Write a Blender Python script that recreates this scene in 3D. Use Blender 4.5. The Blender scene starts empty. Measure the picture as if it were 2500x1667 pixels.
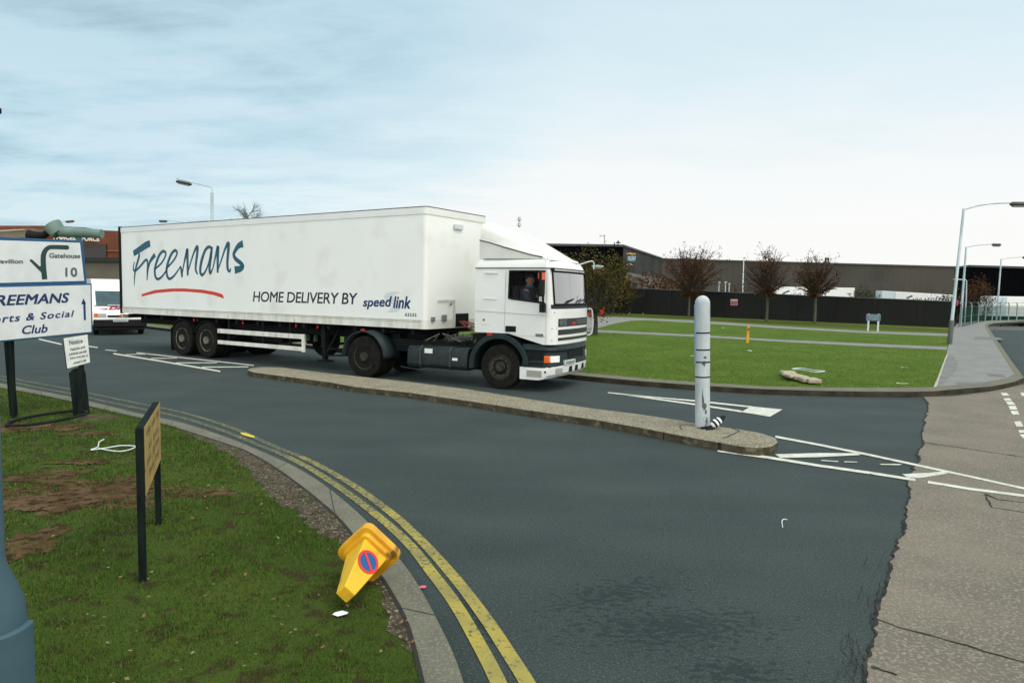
import bpy, math, random
import numpy as np
from mathutils import Matrix, Vector
random.seed(7); rng = np.random.default_rng(7)
SC = bpy.context.scene
COL = SC.collection
# ------------------------------------------------------------------ camera
FPX, PITCH, ROLL, HC = 1688., .0706, .016, 2.0024
CX, CY = 1250., 833.5
f_ = np.array([0, math.cos(PITCH), -math.sin(PITCH)]); u0 = np.array([0, math.sin(PITCH), math.cos(PITCH)]); r0 = np.array([1., 0, 0])
R_ = math.cos(ROLL)*r0 + math.sin(ROLL)*u0; U_ = -math.sin(ROLL)*r0 + math.cos(ROLL)*u0; F_ = f_
CAM = np.array([0, 0, HC])
cd = bpy.data.cameras.new('camera'); co = bpy.data.objects.new('camera', cd); COL.objects.link(co)
cd.sensor_width = 36; cd.lens = 36*FPX/2500; cd.clip_start = .05; cd.clip_end = 3000
M = Matrix.Identity(4)
for i in range(3):
    M[i][0] = R_[i]; M[i][1] = U_[i]; M[i][2] = -F_[i]; M[i][3] = CAM[i]
co.matrix_world = M; SC.camera = co
# ------------------------------------------------------------------ sky, sun, exposure
SUN = Vector((.42, -.22, .88)).normalized()
W = bpy.data.worlds.new('World'); SC.world = W; W.use_nodes = True
nt = W.node_tree; N = nt.nodes; L = nt.links; N.clear()
def wn(t, **k):
    n = N.new(t)
    for a, b in k.items(): setattr(n, a, b)
    return n
out = wn('ShaderNodeOutputWorld')
sky = wn('ShaderNodeTexSky', sky_type='NISHITA', sun_disc=False)
sky.sun_elevation = math.asin(SUN.z); sky.sun_rotation = math.atan2(SUN.x, SUN.y); sky.air_density = 1.2; sky.dust_density = 1.5
bg1 = wn('ShaderNodeBackground'); bg1.inputs[1].default_value = .11; L.new(sky.outputs[0], bg1.inputs[0])
tc = wn('ShaderNodeTexCoord'); sep = wn('ShaderNodeSeparateXYZ'); L.new(tc.outputs['Generated'], sep.inputs[0])
def wm(op, a, b=None, c=None, clamp=False):
    n = wn('ShaderNodeMath', operation=op); n.use_clamp = clamp
    for i, v in enumerate((a, b, c)):
        if v is None: continue
        if isinstance(v, (int, float)): n.inputs[i].default_value = v
        else: L.new(v, n.inputs[i])
    return n.outputs[0]
def wramp(v, stops):
    n = wn('ShaderNodeValToRGB'); L.new(v, n.inputs[0]); e = n.color_ramp.elements
    while len(e) < len(stops): e.new(.5)
    for q, (p, c) in zip(e, stops): q.position = p; q.color = (*c, 1)
    return n.outputs[0]
X, Y, Z = sep.outputs
zz = wm('MAXIMUM', wm('ADD', Z, .10), .02)
comb = wn('ShaderNodeCombineXYZ'); L.new(wm('DIVIDE', X, zz), comb.inputs[0]); L.new(wm('DIVIDE', Y, zz), comb.inputs[1])
mp = wn('ShaderNodeMapping'); L.new(comb.outputs[0], mp.inputs[0]); mp.inputs['Rotation'].default_value = (0, 0, .35); mp.inputs['Scale'].default_value = (.55, .95, 1)
nz = wn('ShaderNodeTexNoise'); L.new(mp.outputs[0], nz.inputs[0]); nz.inputs['Scale'].default_value = 1.25; nz.inputs['Detail'].default_value = 9; nz.inputs['Roughness'].default_value = .60; nz.inputs['Distortion'].default_value = .15
# brightness of the overcast: in view brightest low ahead/right, greyer to the left
az = wm('DIVIDE', X, wm('MAXIMUM', wm('SQRT', wm('ADD', wm('MULTIPLY', X, X), wm('MULTIPLY', Y, Y))), .01))
left = wm('MULTIPLY_ADD', az, -1.7, .15, clamp=True)      # 0 ahead and to the right, 1 to the left
behind = wm('MULTIPLY_ADD', Y, -1.2, .15, clamp=True)  # added fill: sky brightened out of view behind the camera
low = wm('SUBTRACT', 1.0, wm('MULTIPLY', wm('ABSOLUTE', Z), 2.1), clamp=True)
low = wm('POWER', low, 1.5)
cloudv = wm('MULTIPLY', wm('MULTIPLY_ADD', nz.outputs[0], 5.2, -2.25, clamp=True), wm('MULTIPLY_ADD', left, .80, .20))
bright = wm('SUBTRACT', wm('MULTIPLY_ADD', low, .60, .585), wm('MULTIPLY', left, wm('MULTIPLY_ADD', low, .36, .13)))
bright = wm('SUBTRACT', bright, wm('MULTIPLY', cloudv, .29))
bright = wm('ADD', bright, wm('MULTIPLY', behind, .5), clamp=True)
ccol = wramp(bright, [(0, (.17, .26, .33)), (.26, (.29, .42, .51)), (.48, (.52, .71, .81)), (.70, (.72, .86, .91)), (.87, (.92, .945, .94)), (1.0, (.965, .962, .95))])
bg2 = wn('ShaderNodeBackground'); L.new(ccol, bg2.inputs[0]); bg2.inputs[1].default_value = 1.0
L.new(wm('MULTIPLY_ADD', behind, 1.0, 1.0), bg2.inputs[1])
mx = wn('ShaderNodeMixShader'); mx.inputs[0].default_value = .88
L.new(bg1.outputs[0], mx.inputs[1]); L.new(bg2.outputs[0], mx.inputs[2]); L.new(mx.outputs[0], out.inputs[0])
sl = bpy.data.lights.new('sun', 'SUN'); sl.energy = 1.9; sl.angle = math.radians(40); sl.color = (1, .95, .86)
so = bpy.data.objects.new('sun', sl); COL.objects.link(so); so.rotation_euler = SUN.to_track_quat('Z', 'Y').to_euler()
SC.view_settings.view_transform = 'Standard'; SC.view_settings.look = 'None'; SC.view_settings.gamma = 1; SC.view_settings.exposure = 0.10

# ------------------------------------------------------------------ pixel helpers (photo pixels 2500x1667 -> world)
def ray(x, y): return F_*FPX + R_*(x-CX) + U_*(CY-y)
def gp(x, y, z=0.):
    d = ray(x, y); return CAM + d*((z-HC)/d[2])
def atY(x, y, Yd):
    d = ray(x, y); return CAM + d*(Yd/d[1])
class Frame:
    def __init__(s, o, yaw, sc=None):
        s.o = np.array([o[0], o[1], o[2] if len(o) > 2 else 0.]); s.yaw = yaw
        s.ex = np.array([math.cos(yaw), math.sin(yaw), 0]); s.ey = np.array([-math.sin(yaw), math.cos(yaw), 0]); s.ez = np.array([0, 0, 1.])
    def w(s, x, y, z): return s.o + s.ex*x + s.ey*y + s.ez*z
    def side(s, px, py, y=0.):
        d = ray(px, py); t = ((s.o + s.ey*y - CAM) @ s.ey)/(d @ s.ey); P = CAM + d*t - s.o
        return np.array([P @ s.ex, P[2]])
    def mat(s):
        m = Matrix.Rotation(s.yaw, 4, 'Z'); m.translation = Vector(s.o); return m

# ------------------------------------------------------------------ materials
MATS = {}
def mat(name, col, rough=.6, col2=None, scale=6., bump=0., bscale=40., metal=0., detail=5., stretch=(1, 1, 1), lo=.38, hi=.62, spec=.5, coat=0., island=None, third=None, sub=None):
    if name in MATS: return MATS[name]
    m = bpy.data.materials.new(name); m.use_nodes = True; t = m.node_tree; p = t.nodes['Principled BSDF']
    p.inputs['Base Color'].default_value = (*col, 1); p.inputs['Roughness'].default_value = rough; p.inputs['Metallic'].default_value = metal
    p.inputs['Specular IOR Level'].default_value = spec
    if coat: p.inputs['Coat Weight'].default_value = coat; p.inputs['Coat Roughness'].default_value = .08
    c = t.nodes.new('ShaderNodeTexCoord'); mp = t.nodes.new('ShaderNodeMapping'); mp.inputs['Scale'].default_value = stretch
    t.links.new(c.outputs['Object'], mp.inputs[0])
    def noise(s, d=detail):
        n = t.nodes.new('ShaderNodeTexNoise'); n.inputs['Scale'].default_value = s; n.inputs['Detail'].default_value = d; t.links.new(mp.outputs[0], n.inputs[0]); return n.outputs[0]
    def ramp(v, stops):
        n = t.nodes.new('ShaderNodeValToRGB'); t.links.new(v, n.inputs[0]); e = n.color_ramp.elements
        while len(e) < len(stops): e.new(.5)
        for q, (pp, cc) in zip(e, stops): q.position = pp; q.color = (*cc, 1)
        return n.outputs[0]
    cur = None
    if col2 is not None: cur = ramp(noise(scale), [(lo, col), (hi, col2)])
    if third is not None:      # (colour, scale, lo, hi): patches of a third colour
        v = ramp(noise(third[1], 6), [(third[2], (0, 0, 0)), (third[3], (1, 1, 1))])
        mxn = t.nodes.new('ShaderNodeMix'); mxn.data_type = 'RGBA'; t.links.new(v, mxn.inputs['Factor'])
        if cur is not None: t.links.new(cur, mxn.inputs[6])
        else: mxn.inputs[6].default_value = (*col, 1)
        mxn.inputs[7].default_value = (*third[0], 1); cur = mxn.outputs[2]
    if island is not None:     # list of colours picked per leaf
        g = t.nodes.new('ShaderNodeNewGeometry'); n = len(island)
        cur = ramp(g.outputs['Random Per Island'], [(i/(n-1) if n > 1 else 0, cc) for i, cc in enumerate(island)])
    if cur is not None: t.links.new(cur, p.inputs['Base Color'])
    if bump:
        b = t.nodes.new('ShaderNodeBump'); b.inputs['Strength'].default_value = bump; b.inputs['Distance'].default_value = .02
        t.links.new(noise(bscale, 3), b.inputs['Height']); t.links.new(b.outputs[0], p.inputs['Normal'])
    MATS[name] = m; m['_'] = 0
    return m
def glass(name, tint, gl=.5, rough=.02, fk=1.0):
    m = bpy.data.materials.new(name); m.use_nodes = True; t = m.node_tree; t.nodes.clear()
    o = t.nodes.new('ShaderNodeOutputMaterial'); a = t.nodes.new('ShaderNodeBsdfTransparent'); a.inputs[0].default_value = (*tint, 1)
    g = t.nodes.new('ShaderNodeBsdfGlossy'); g.inputs['Roughness'].default_value = rough
    fr = t.nodes.new('ShaderNodeFresnel'); fr.inputs[0].default_value = 1.5
    mm = t.nodes.new('ShaderNodeMath'); mm.operation = 'MULTIPLY_ADD'; mm.use_clamp = True; t.links.new(fr.outputs[0], mm.inputs[0]); mm.inputs[1].default_value = fk; mm.inputs[2].default_value = gl
    s = t.nodes.new('ShaderNodeMixShader'); t.links.new(mm.outputs[0], s.inputs[0]); t.links.new(a.outputs[0], s.inputs[1]); t.links.new(g.outputs[0], s.inputs[2]); t.links.new(s.outputs[0], o.inputs[0])
    return m
white = mat('white_paint', (.76, .765, .72), .35, (.69, .695, .65), 1.3, lo=.35, hi=.75, coat=.3)
trwhite = mat('trailer_panel', (.83, .835, .785), .5, (.79, .795, .735), .8, lo=.3, hi=.75, third=((.66, .64, .55), 1.1, .55, .85))
railwhite = mat('trailer_rail', (.74, .74, .67), .55, (.60, .58, .49), 2.2, stretch=(2.4, 1, .5), third=((.26, .15, .05), 4.2, .64, .74))
black = mat('black_rubber', (.007, .008, .008), .8, (.012, .012, .011), 9., spec=.2)
tyre_m = mat('tyre_rubber', (.006, .0065, .0055), .95, (.014, .0135, .010), 7., spec=.2)
dark = mat('dark_steel', (.006, .008, .008), .8, (.012, .013, .012), 5., spec=.15)
plastic = mat('dark_grey_plastic', (.010, .019, .020), .55, (.015, .026, .026), 4., spec=.25)
rim_m = mat('dirty_rim', (.050, .046, .034), .8, (.022, .021, .016), 14., bump=.2, spec=.2)
rimw = mat('pale_rim', (.20, .18, .13), .7, (.05, .045, .03), 10., spec=.2)
galv = mat('galvanised_column', (.50, .60, .60), .5, (.38, .47, .47), 4., stretch=(1, 1, .3))
galvd = mat('weathered_column', (.055, .105, .125), .6, (.040, .08, .098), 5., spec=.2)
lantern_m = mat('lantern_housing', (.03, .03, .02), .4)
glassy = mat('lantern_lens', (.32, .33, .30), .15)
teal = mat('teal_lettering', (.004, .085, .125), .45)
redm = mat('red_lettering', (.62, .035, .008), .45)
inkb = mat('black_lettering', (.010, .012, .020), .5)
navy = mat('navy_lettering', (.006, .030, .11), .5)
bluef = mat('blue_sign_border', (.006, .075, .17), .45)
signw = mat('sign_face', (.72, .74, .72), .4, (.64, .66, .64), 3.)
signg = mat('faded_sign_ink', (.10, .115, .115), .6)
signgr = mat('dark_green_arrow', (.012, .045, .040), .5)
timber = mat('black_stained_timber', (.005, .008, .0075), .9, (.011, .017, .014), 5., bump=.4, stretch=(3, 3, .5), spec=.1)
orange = mat('orange_lens', (.75, .13, .01), .25)
redl = mat('red_lens', (.45, .012, .008), .25)
lampw = mat('lamp_glass', (.85, .85, .82), .08)
green_seal = mat('green_wheel_part', (.12, .22, .08), .6)

# ------------------------------------------------------------------ mesh builder
class MB:
    def __init__(s): s.v = []; s.f = []; s.mi = []
    def add(s, vs, fs, mi=0):
        o = len(s.v); s.v.extend([tuple(map(float, p)) for p in vs]); s.f.extend([tuple(o+i for i in q) for q in fs]); s.mi.extend([mi]*len(fs)); return s
    def box(s, x0, x1, y0, y1, z0, z1, mi=0):
        v = [(x, y, z) for z in (z0, z1) for y in (y0, y1) for x in (x0, x1)]
        return s.add(v, [(0, 2, 3, 1), (4, 5, 7, 6), (0, 1, 5, 4), (2, 6, 7, 3), (0, 4, 6, 2), (1, 3, 7, 5)], mi)
    def bar(s, a, b, w, h=None, up=(0, 0, 1), mi=0):      # rectangular bar from a to b
        a = np.array(a, float); b = np.array(b, float); h = h or w; d = b-a; d /= np.linalg.norm(d); u = np.array(up, float)
        if abs(d @ u) > .97: u = np.array([0, 1., 0])
        x = np.cross(d, u); x /= np.linalg.norm(x); y = np.cross(x, d)
        v = [p + x*i*w/2 + y*j*h/2 for p in (a, b) for i, j in ((-1, -1), (1, -1), (1, 1), (-1, 1))]
        return s.add(v, [(3, 2, 1, 0), (4, 5, 6, 7), (0, 1, 5, 4), (1, 2, 6, 5), (2, 3, 7, 6), (3, 0, 4, 7)], mi)
    def tube(s, path, r, n=8, mi=0, cap=True):
        P = [np.array(p, float) for p in path]; k = len(P); rr = list(r) if hasattr(r, '__len__') else [r]*k
        t0 = P[1]-P[0]; u = np.cross(t0, (0, 0, 1.)); u = u if np.linalg.norm(u) > 1e-3*np.linalg.norm(t0) else np.cross(t0, (1., 0, 0)); u /= np.linalg.norm(u)
        v = []
        for i in range(k):
            t = P[min(i+1, k-1)] - P[max(i-1, 0)]; t /= np.linalg.norm(t) + 1e-12; u = u - t*(u @ t); u /= np.linalg.norm(u); w = np.cross(t, u)
            for j in range(n):
                a = 2*math.pi*j/n; v.append(P[i] + (u*math.cos(a) + w*math.sin(a))*rr[i])
        f = [(i*n+j, i*n+(j+1) % n, (i+1)*n+(j+1) % n, (i+1)*n+j) for i in range(k-1) for j in range(n)]
        if cap: f += [tuple(range(n-1, -1, -1)), tuple((k-1)*n+j for j in range(n))]
        return s.add(v, f, mi)
    def lathe(s, prof, n=24, o=(0, 0, 0), axis='z', mi=0):  # prof: list of (r, h)
        v = []
        for r, h in prof:
            for j in range(n):
                a = 2*math.pi*j/n; c, d = r*math.cos(a), r*math.sin(a)
                v.append((o[0]+c, o[1]+d, o[2]+h) if axis == 'z' else (o[0]+c, o[1]+h, o[2]+d))
        k = len(prof); f = [(i*n+j, i*n+(j+1) % n, (i+1)*n+(j+1) % n, (i+1)*n+j) for i in range(k-1) for j in range(n)]
        f += [tuple(range(n-1, -1, -1)), tuple((k-1)*n+j for j in range(n))]
        if axis == 'y': f = [q[::-1] for q in f]
        return s.add(v, f, mi)
    def prism(s, poly, d, org=(0, 0, 0), ax=(1, 0, 0), ay=(0, 0, 1), mi=0):   # polygon in plane (ax, ay) extruded along vector d
        ax, ay, org, d = map(lambda q: np.array(q, float), (ax, ay, org, d)); n = len(poly)
        v = [org + ax*p[0] + ay*p[1] for p in poly]; v += [q + d for q in v]
        return s.add(v, [tuple(range(n)), tuple(range(2*n-1, n-1, -1))] + [(i, i+n, (i+1) % n+n, (i+1) % n) for i in range(n)], mi)
    def build(s, name, m, parent=None, smooth=False, bevel=0, seg=2, local=None, ang=40, fix=True):
        me = bpy.data.meshes.new(name); me.from_pydata(s.v, [], s.f)
        ms = m if isinstance(m, (list, tuple)) else [m]
        for q in ms: me.materials.append(q)
        if len(ms) > 1: me.polygons.foreach_set('material_index', s.mi)
        if fix:
            import bmesh
            b = bmesh.new(); b.from_mesh(me); bmesh.ops.recalc_face_normals(b, faces=b.faces); b.to_mesh(me); b.free()
        if smooth:
            me.polygons.foreach_set('use_smooth', [True]*len(me.polygons)); me.set_sharp_from_angle(angle=math.radians(ang))
        me.update(); o = bpy.data.objects.new(name, me); COL.objects.link(o)
        if parent is not None: o.parent = parent
        if local is not None: o.matrix_local = local
        if bevel:
            b = o.modifiers.new('bevel', 'BEVEL'); b.width = bevel; b.segments = seg; b.limit_method = 'ANGLE'; b.angle_limit = math.radians(35); b.harden_normals = False
        return o
def tag(o, label=None, cat=None, group=None, kind=None):
    for k, v in (('label', label), ('category', cat), ('group', group), ('kind', kind)):
        if v: o[k] = v
    return o
def thing(name, label, cat, loc=(0, 0, 0), yaw=0., group=None):
    o = bpy.data.objects.new(name, None); COL.objects.link(o); o.location = loc; o.rotation_euler = (0, 0, yaw); o.empty_display_size = .2
    return tag(o, label, cat, group)
def structure(o): o['kind'] = 'structure'; return o
def copy_tree(o, parent=None, m=None):
    c = o.copy(); COL.objects.link(c)
    if parent is not None: c.parent = parent
    for ch in list(o.children): copy_tree(ch, c)
    return c
def cross_ribbon(b, pts, w, org, ax, ay, nrm, mi=0):     # brush stroke of varying width in a plane
    P = [np.array(p, float) for p in pts]
    # densify with Catmull-Rom
    Q = []; WW = []
    ws = list(w) if hasattr(w, '__len__') else [w]*len(P)
    for i in range(len(P)-1):
        p0, p1, p2, p3 = P[max(i-1, 0)], P[i], P[i+1], P[min(i+2, len(P)-1)]
        for k in range(6):
            t = k/6; Q.append(.5*((2*p1)+(-p0+p2)*t+(2*p0-5*p1+4*p2-p3)*t*t+(-p0+3*p1-3*p2+p3)*t**3)); WW.append(ws[i]*(1-t)+ws[i+1]*t)
    Q.append(P[-1]); WW.append(ws[-1]); v = []
    for i in range(len(Q)):
        t = Q[min(i+1, len(Q)-1)]-Q[max(i-1, 0)]; t /= np.linalg.norm(t)+1e-9; n = np.array([-t[1], t[0]])
        for sg in (-1, 1):
            q = Q[i]+n*sg*WW[i]/2; v.append(np.array(org)+np.array(ax)*q[0]+np.array(ay)*q[1]+np.array(nrm))
    b.add(v, [(2*i, 2*i+1, 2*i+3, 2*i+2) for i in range(len(Q)-1)], mi)
def text_geo(txt, shear=0., bold=0., spacing=1.):
    cu = bpy.data.curves.new('t', 'FONT'); cu.body = txt; cu.shear = shear; cu.offset = bold; cu.space_character = spacing; cu.resolution_u = 3
    ob = bpy.data.objects.new('t', cu); COL.objects.link(ob); dg = bpy.context.evaluated_depsgraph_get(); dg.update()
    me = ob.evaluated_get(dg).to_mesh(); v = np.array([x.co[:2] for x in me.vertices]); f = [tuple(p.vertices) for p in me.polygons]
    ob.evaluated_get(dg).to_mesh_clear(); bpy.data.objects.remove(ob); bpy.data.curves.remove(cu); return v, f
def text_box(b, txt, quad, nrm, shear=0., bold=0., mi=0, spacing=1.):
    """text stretched over the planar quad (bl, br, tr, tl) given as 3D points"""
    v, f = text_geo(txt, shear, 0., spacing); lo = v.min(0); hi = v.max(0); bl, br, tr, tl = [np.array(p, float) for p in quad]; nrm = np.array(nrm)
    nn = np.cross(br-bl, tl-bl); nn = nn/np.linalg.norm(nn)
    if nrm @ nn < 0: nn = -nn
    k = bold*.9
    for i, (dx, dy) in enumerate(((-k, -k), (k, -k), (-k, k), (k, k), (0, 0)) if bold else ((0, 0),)):
        q = (v+np.array([dx, dy])-lo+k)/(hi-lo+2*k); b.add([bl*(1-x)*(1-y)+br*x*(1-y)+tr*x*y+tl*(1-x)*y+nrm+nn*.0004*i for x, y in q], f, mi)
def sheet(name, poly, z, m, thick=0., kind='structure', skirt=None):
    from mathutils.geometry import tessellate_polygon
    P = [(float(p[0]), float(p[1])) for p in poly]
    tri = tessellate_polygon([[Vector((x, y, 0)) for x, y in P]])
    b = MB(); b.add([(x, y, z) for x, y in P], [tuple(t) for t in tri])
    for i in range(len(b.f)):
        a, c, d = b.f[i]; pa, pc, pd = P[a], P[c], P[d]
        if (pc[0]-pa[0])*(pd[1]-pa[1])-(pc[1]-pa[1])*(pd[0]-pa[0]) < 0: b.f[i] = (a, d, c)
    if thick:
        n = len(P); b.add([(x, y, zz_) for zz_ in (z-thick, z) for x, y in P], [(i, (i+1) % n, (i+1) % n+n, i+n) for i in range(n)], 1 if skirt else 0)
    o = b.build(name, [m, skirt] if skirt else m, fix=False)
    if kind: o['kind'] = kind
    return o
def smooth_line(pts, k=6):
    P = [np.array(p, float) for p in pts]; Q = []
    for i in range(len(P)-1):
        p0, p1, p2, p3 = P[max(i-1, 0)], P[i], P[i+1], P[min(i+2, len(P)-1)]
        for j in range(k):
            t = j/k; Q.append(.5*((2*p1)+(-p0+p2)*t+(2*p0-5*p1+4*p2-p3)*t*t+(-p0+3*p1-3*p2+p3)*t**3))
    Q.append(P[-1]); return Q
def px(pts, z=0.): return [gp(x, y, z)[:2] for x, y in pts]
def inside(poly, pts):
    poly = np.array(poly); x, y = pts[:, 0], pts[:, 1]; c = np.zeros(len(pts), bool); n = len(poly)
    for i in range(n):
        a, b_ = poly[i], poly[i-1]
        k = ((a[1] > y) != (b_[1] > y)) & (x < (b_[0]-a[0])*(y-a[1])/(b_[1]-a[1]+1e-12)+a[0]); c ^= k
    return c

# ------------------------------------------------------------------ ground, roads, kerbs
asphalt = mat('asphalt', (.031, .045, .042), .85, (.043, .059, .054), .8, bump=.8, bscale=110., lo=.3, hi=.7, third=((.075, .090, .088), 62., .53, .70), spec=.25)
yard = mat('yard_ground', (.06, .065, .06), .9, (.09, .09, .08), .2)
concrete = mat('brushed_concrete', (.185, .158, .118), .9, (.145, .124, .096), 1.2, bump=.5, bscale=120., third=((.25, .222, .18), 48., .50, .64), spec=.15)
path_m = mat('footpath_tarmac', (.215, .21, .195), .9, (.17, .17, .16), 1.6, bump=.4, bscale=90., third=((.28, .27, .25), 45., .5, .68), spec=.2)
kerb_m = mat('kerb_concrete', (.155, .148, .108), .9, (.12, .115, .085), 3., bump=.4, bscale=110., third=((.20, .19, .145), 60., .5, .66), spec=.15)
isl_m = mat('island_aggregate', (.225, .20, .135), .9, (.17, .15, .10), 2.5, bump=.8, bscale=80., third=((.36, .33, .25), 45., .50, .60), spec=.15)
gap_m = mat('dark_joint', (.012, .011, .008), .9)
grass_m = mat('grass_turf', (.036, .060, .008), .9, (.060, .085, .014), .9, bump=1., bscale=60., third=((.040, .028, .012), 7., .52, .64), spec=.1)
lawn_m = mat('lawn_turf', (.070, .122, .012), .9, (.100, .150, .018), .55, bump=1., bscale=45., third=((.040, .070, .009), 14., .5, .68), spec=.1)
soil_m = mat('bare_soil', (.062, .032, .013), .95, (.115, .070, .036), 4., bump=1., bscale=30., third=((.030, .016, .007), 12., .5, .62), spec=.1)
gravel_m = mat('gravel_dirt', (.085, .068, .045), .95, (.045, .036, .022), 14., bump=1., bscale=60., third=((.26, .22, .17), 45., .56, .66), spec=.1)
ypaint = mat('worn_yellow_paint', (.36, .29, .06), .85, (.25, .215, .07), 3., third=((.10, .10, .06), 30., .55, .70), spec=.15)
wpaint = mat('worn_white_paint', (.60, .59, .50), .85, (.46, .46, .39), 9., third=((.12, .13, .13), 14., .62, .70))

b = MB(); b.add([(-1500, -400, -1.62), (1500, -400, -1.62), (1500, 2600, -1.62), (-1500, 2600, -1.62)], [(0, 1, 2, 3)]); tag(b.build('ground', yard, fix=False), kind='structure')
road_poly = [(-60, -25), (60, -25), (60, 43), (32.5, 47), (29.5, 47.2), (11.2, 69.5), (-60, 69.5)]
b = MB(); n = len(road_poly); sheet('road', road_poly, 0., asphalt, thick=1.6)
# damp stains left in the near carriageway: a mask of small noise spots inside a few soft-edged zones
def damp_mask(m, zones, dark_c):
    t = m.node_tree; p = t.nodes['Principled BSDF']; src = p.inputs['Base Color'].links[0].from_socket
    c = t.nodes.new('ShaderNodeTexCoord')
    def M(op, a, b=None, cl=False):
        n = t.nodes.new('ShaderNodeMath'); n.operation = op; n.use_clamp = cl
        for i, v in enumerate((a, b)):
            if v is None: continue
            if isinstance(v, (int, float)): n.inputs[i].default_value = v
            else: t.links.new(v, n.inputs[i])
        return n.outputs[0]
    tot = None
    for (x, y, rx, ry, an) in zones:
        mp = t.nodes.new('ShaderNodeMapping'); mp.vector_type = 'TEXTURE'; mp.inputs['Location'].default_value = (x, y, 0); mp.inputs['Rotation'].default_value = (0, 0, an); mp.inputs['Scale'].default_value = (rx, ry, 1); t.links.new(c.outputs['Object'], mp.inputs[0])
        ln = t.nodes.new('ShaderNodeVectorMath'); ln.operation = 'LENGTH'; t.links.new(mp.outputs[0], ln.inputs[0]); v = M('SUBTRACT', 1.0, ln.outputs['Value'], True); tot = v if tot is None else M('MAXIMUM', tot, v)
    nz = t.nodes.new('ShaderNodeTexNoise'); nz.inputs['Scale'].default_value = 21.; nz.inputs['Detail'].default_value = 4; nz.inputs['Roughness'].default_value = .6
    ms = t.nodes.new('ShaderNodeMapping'); ms.inputs['Scale'].default_value = (.75, 1.3, 1); ms.inputs['Rotation'].default_value = (0, 0, .3); t.links.new(c.outputs['Object'], ms.inputs[0]); t.links.new(ms.outputs[0], nz.inputs[0])
    # long faint tyre-polished streaks and a dark coarse speckle
    st = t.nodes.new('ShaderNodeTexNoise'); st.inputs['Scale'].default_value = 1.; st.inputs['Detail'].default_value = 5; m3 = t.nodes.new('ShaderNodeMapping'); m3.inputs['Scale'].default_value = (.35, 1.3, 1); m3.inputs['Rotation'].default_value = (0, 0, .55); t.links.new(c.outputs['Object'], m3.inputs[0]); t.links.new(m3.outputs[0], st.inputs[0])
    sp = t.nodes.new('ShaderNodeTexNoise'); sp.inputs['Scale'].default_value = 75.; sp.inputs['Detail'].default_value = 3; t.links.new(c.outputs['Object'], sp.inputs[0])
    fct = M('ADD', M('MULTIPLY', M('SUBTRACT', st.outputs[0], .5), .55), M('MULTIPLY', M('SUBTRACT', sp.outputs[0], .5), 1.9)); fct = M('ADD', fct, 1.0)
    hs = t.nodes.new('ShaderNodeHueSaturation'); t.links.new(src, hs.inputs['Color']); t.links.new(fct, hs.inputs['Value']); src = hs.outputs[0]
    v = M('ADD', nz.outputs[0], M('MULTIPLY', tot, .27)); v = M('MULTIPLY', M('MULTIPLY', M('SUBTRACT', v, .645), 14., True), .75)
    mx_ = t.nodes.new('ShaderNodeMix'); mx_.data_type = 'RGBA'; t.links.new(v, mx_.inputs[0]); t.links.new(src, mx_.inputs[6]); mx_.inputs[7].default_value = (*dark_c, 1); t.links.new(mx_.outputs[2], p.inputs['Base Color'])
c0 = gp(1640, 1530); c1_ = gp(1500, 1450); c2_ = gp(1130, 1480); c3_ = gp(1800, 1640)
damp_mask(asphalt, [(c0[0], c0[1], 1.15, .50, .1), (c3_[0], c3_[1], .5, .3, 0), (c1_[0], c1_[1], .9, .35, .5), (c2_[0]+.05, c2_[1]-.05, .13, .9, .32)], (.017, .023, .024))
# concrete carriageway on the right
edge = px([(2259, 966), (2267, 993), (2252, 1066), (2245, 1135), (2215, 1165), (2220, 1213), (2210, 1282), (2186, 1350), (2166, 1428), (2142, 1507), (2122, 1585), (2125, 1667), (2118, 1800), (2100, 2300)])
E2 = []
for p, q in zip(edge[:-1], edge[1:]):
    k = max(3, int(np.linalg.norm(q-p)/.03)); E2 += [p*(1-i/k)+q*i/k for i in range(k)]
def wander(n, amp, win):
    w = np.convolve(rng.normal(size=n+win*2), np.ones(win)/win, 'same')[win:win+n]; return w/(np.std(w)+1e-9)*amp
o1 = wander(len(E2), .016, 12)+wander(len(E2), .004, 3); o2 = wander(len(E2), .012, 5)
E2 = [p+np.array([o1[i], o2[i]*.5]) for i, p in enumerate(E2)]; wseam = np.abs(wander(len(E2), .012, 7))+.006
conc_poly = E2 + [(2.2, -3), (25, -3), (30, 18), (26, 24)] + px([(2560, 930), (2417, 951), (2331, 962)])
sheet('concrete_road', conc_poly, .005, concrete)
# dark broken seam along the edge and cracks
b = MB(); crk = mat('crack_filler', (.017, .020, .018), .9, (.045, .043, .036), 7., spec=.1)
for i in range(len(E2)-1):
    p, q = np.array(E2[i]), np.array(E2[i+1]); w0, w1 = wseam[i], wseam[i+1]
    b.add([(p[0]-w0, p[1], .0085), (p[0]+w0*.4, p[1], .0085), (q[0]+w1*.4, q[1], .0085), (q[0]-w1, q[1], .0085)], [(0, 1, 2, 3)])
def crack(b, pts, w, z, jit=.02):
    P = px(pts); Q = []
    for p, q in zip(P[:-1], P[1:]):
        k = max(2, int(np.linalg.norm(q-p)/.08))
        for i in range(k): Q.append(p*(1-i/k)+q*i/k+np.array([random.uniform(-jit, jit), random.uniform(-jit, jit)]))
    Q.append(P[-1])
    for p, q in zip(Q[:-1], Q[1:]):
        d = q-p; d /= np.linalg.norm(d)+1e-9; nn = np.array([-d[1], d[0]])*w*random.uniform(.3, .8)
        b.add([(*(p-nn), z), (*(p+nn), z), (*(q+nn), z), (*(q-nn), z)], [(0, 1, 2, 3)])
crack(b, [(2143, 1513), (2200, 1535), (2275, 1553), (2368, 1580), (2440, 1603), (2500, 1618), (2600, 1650)], .013, .009, .006)
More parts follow.
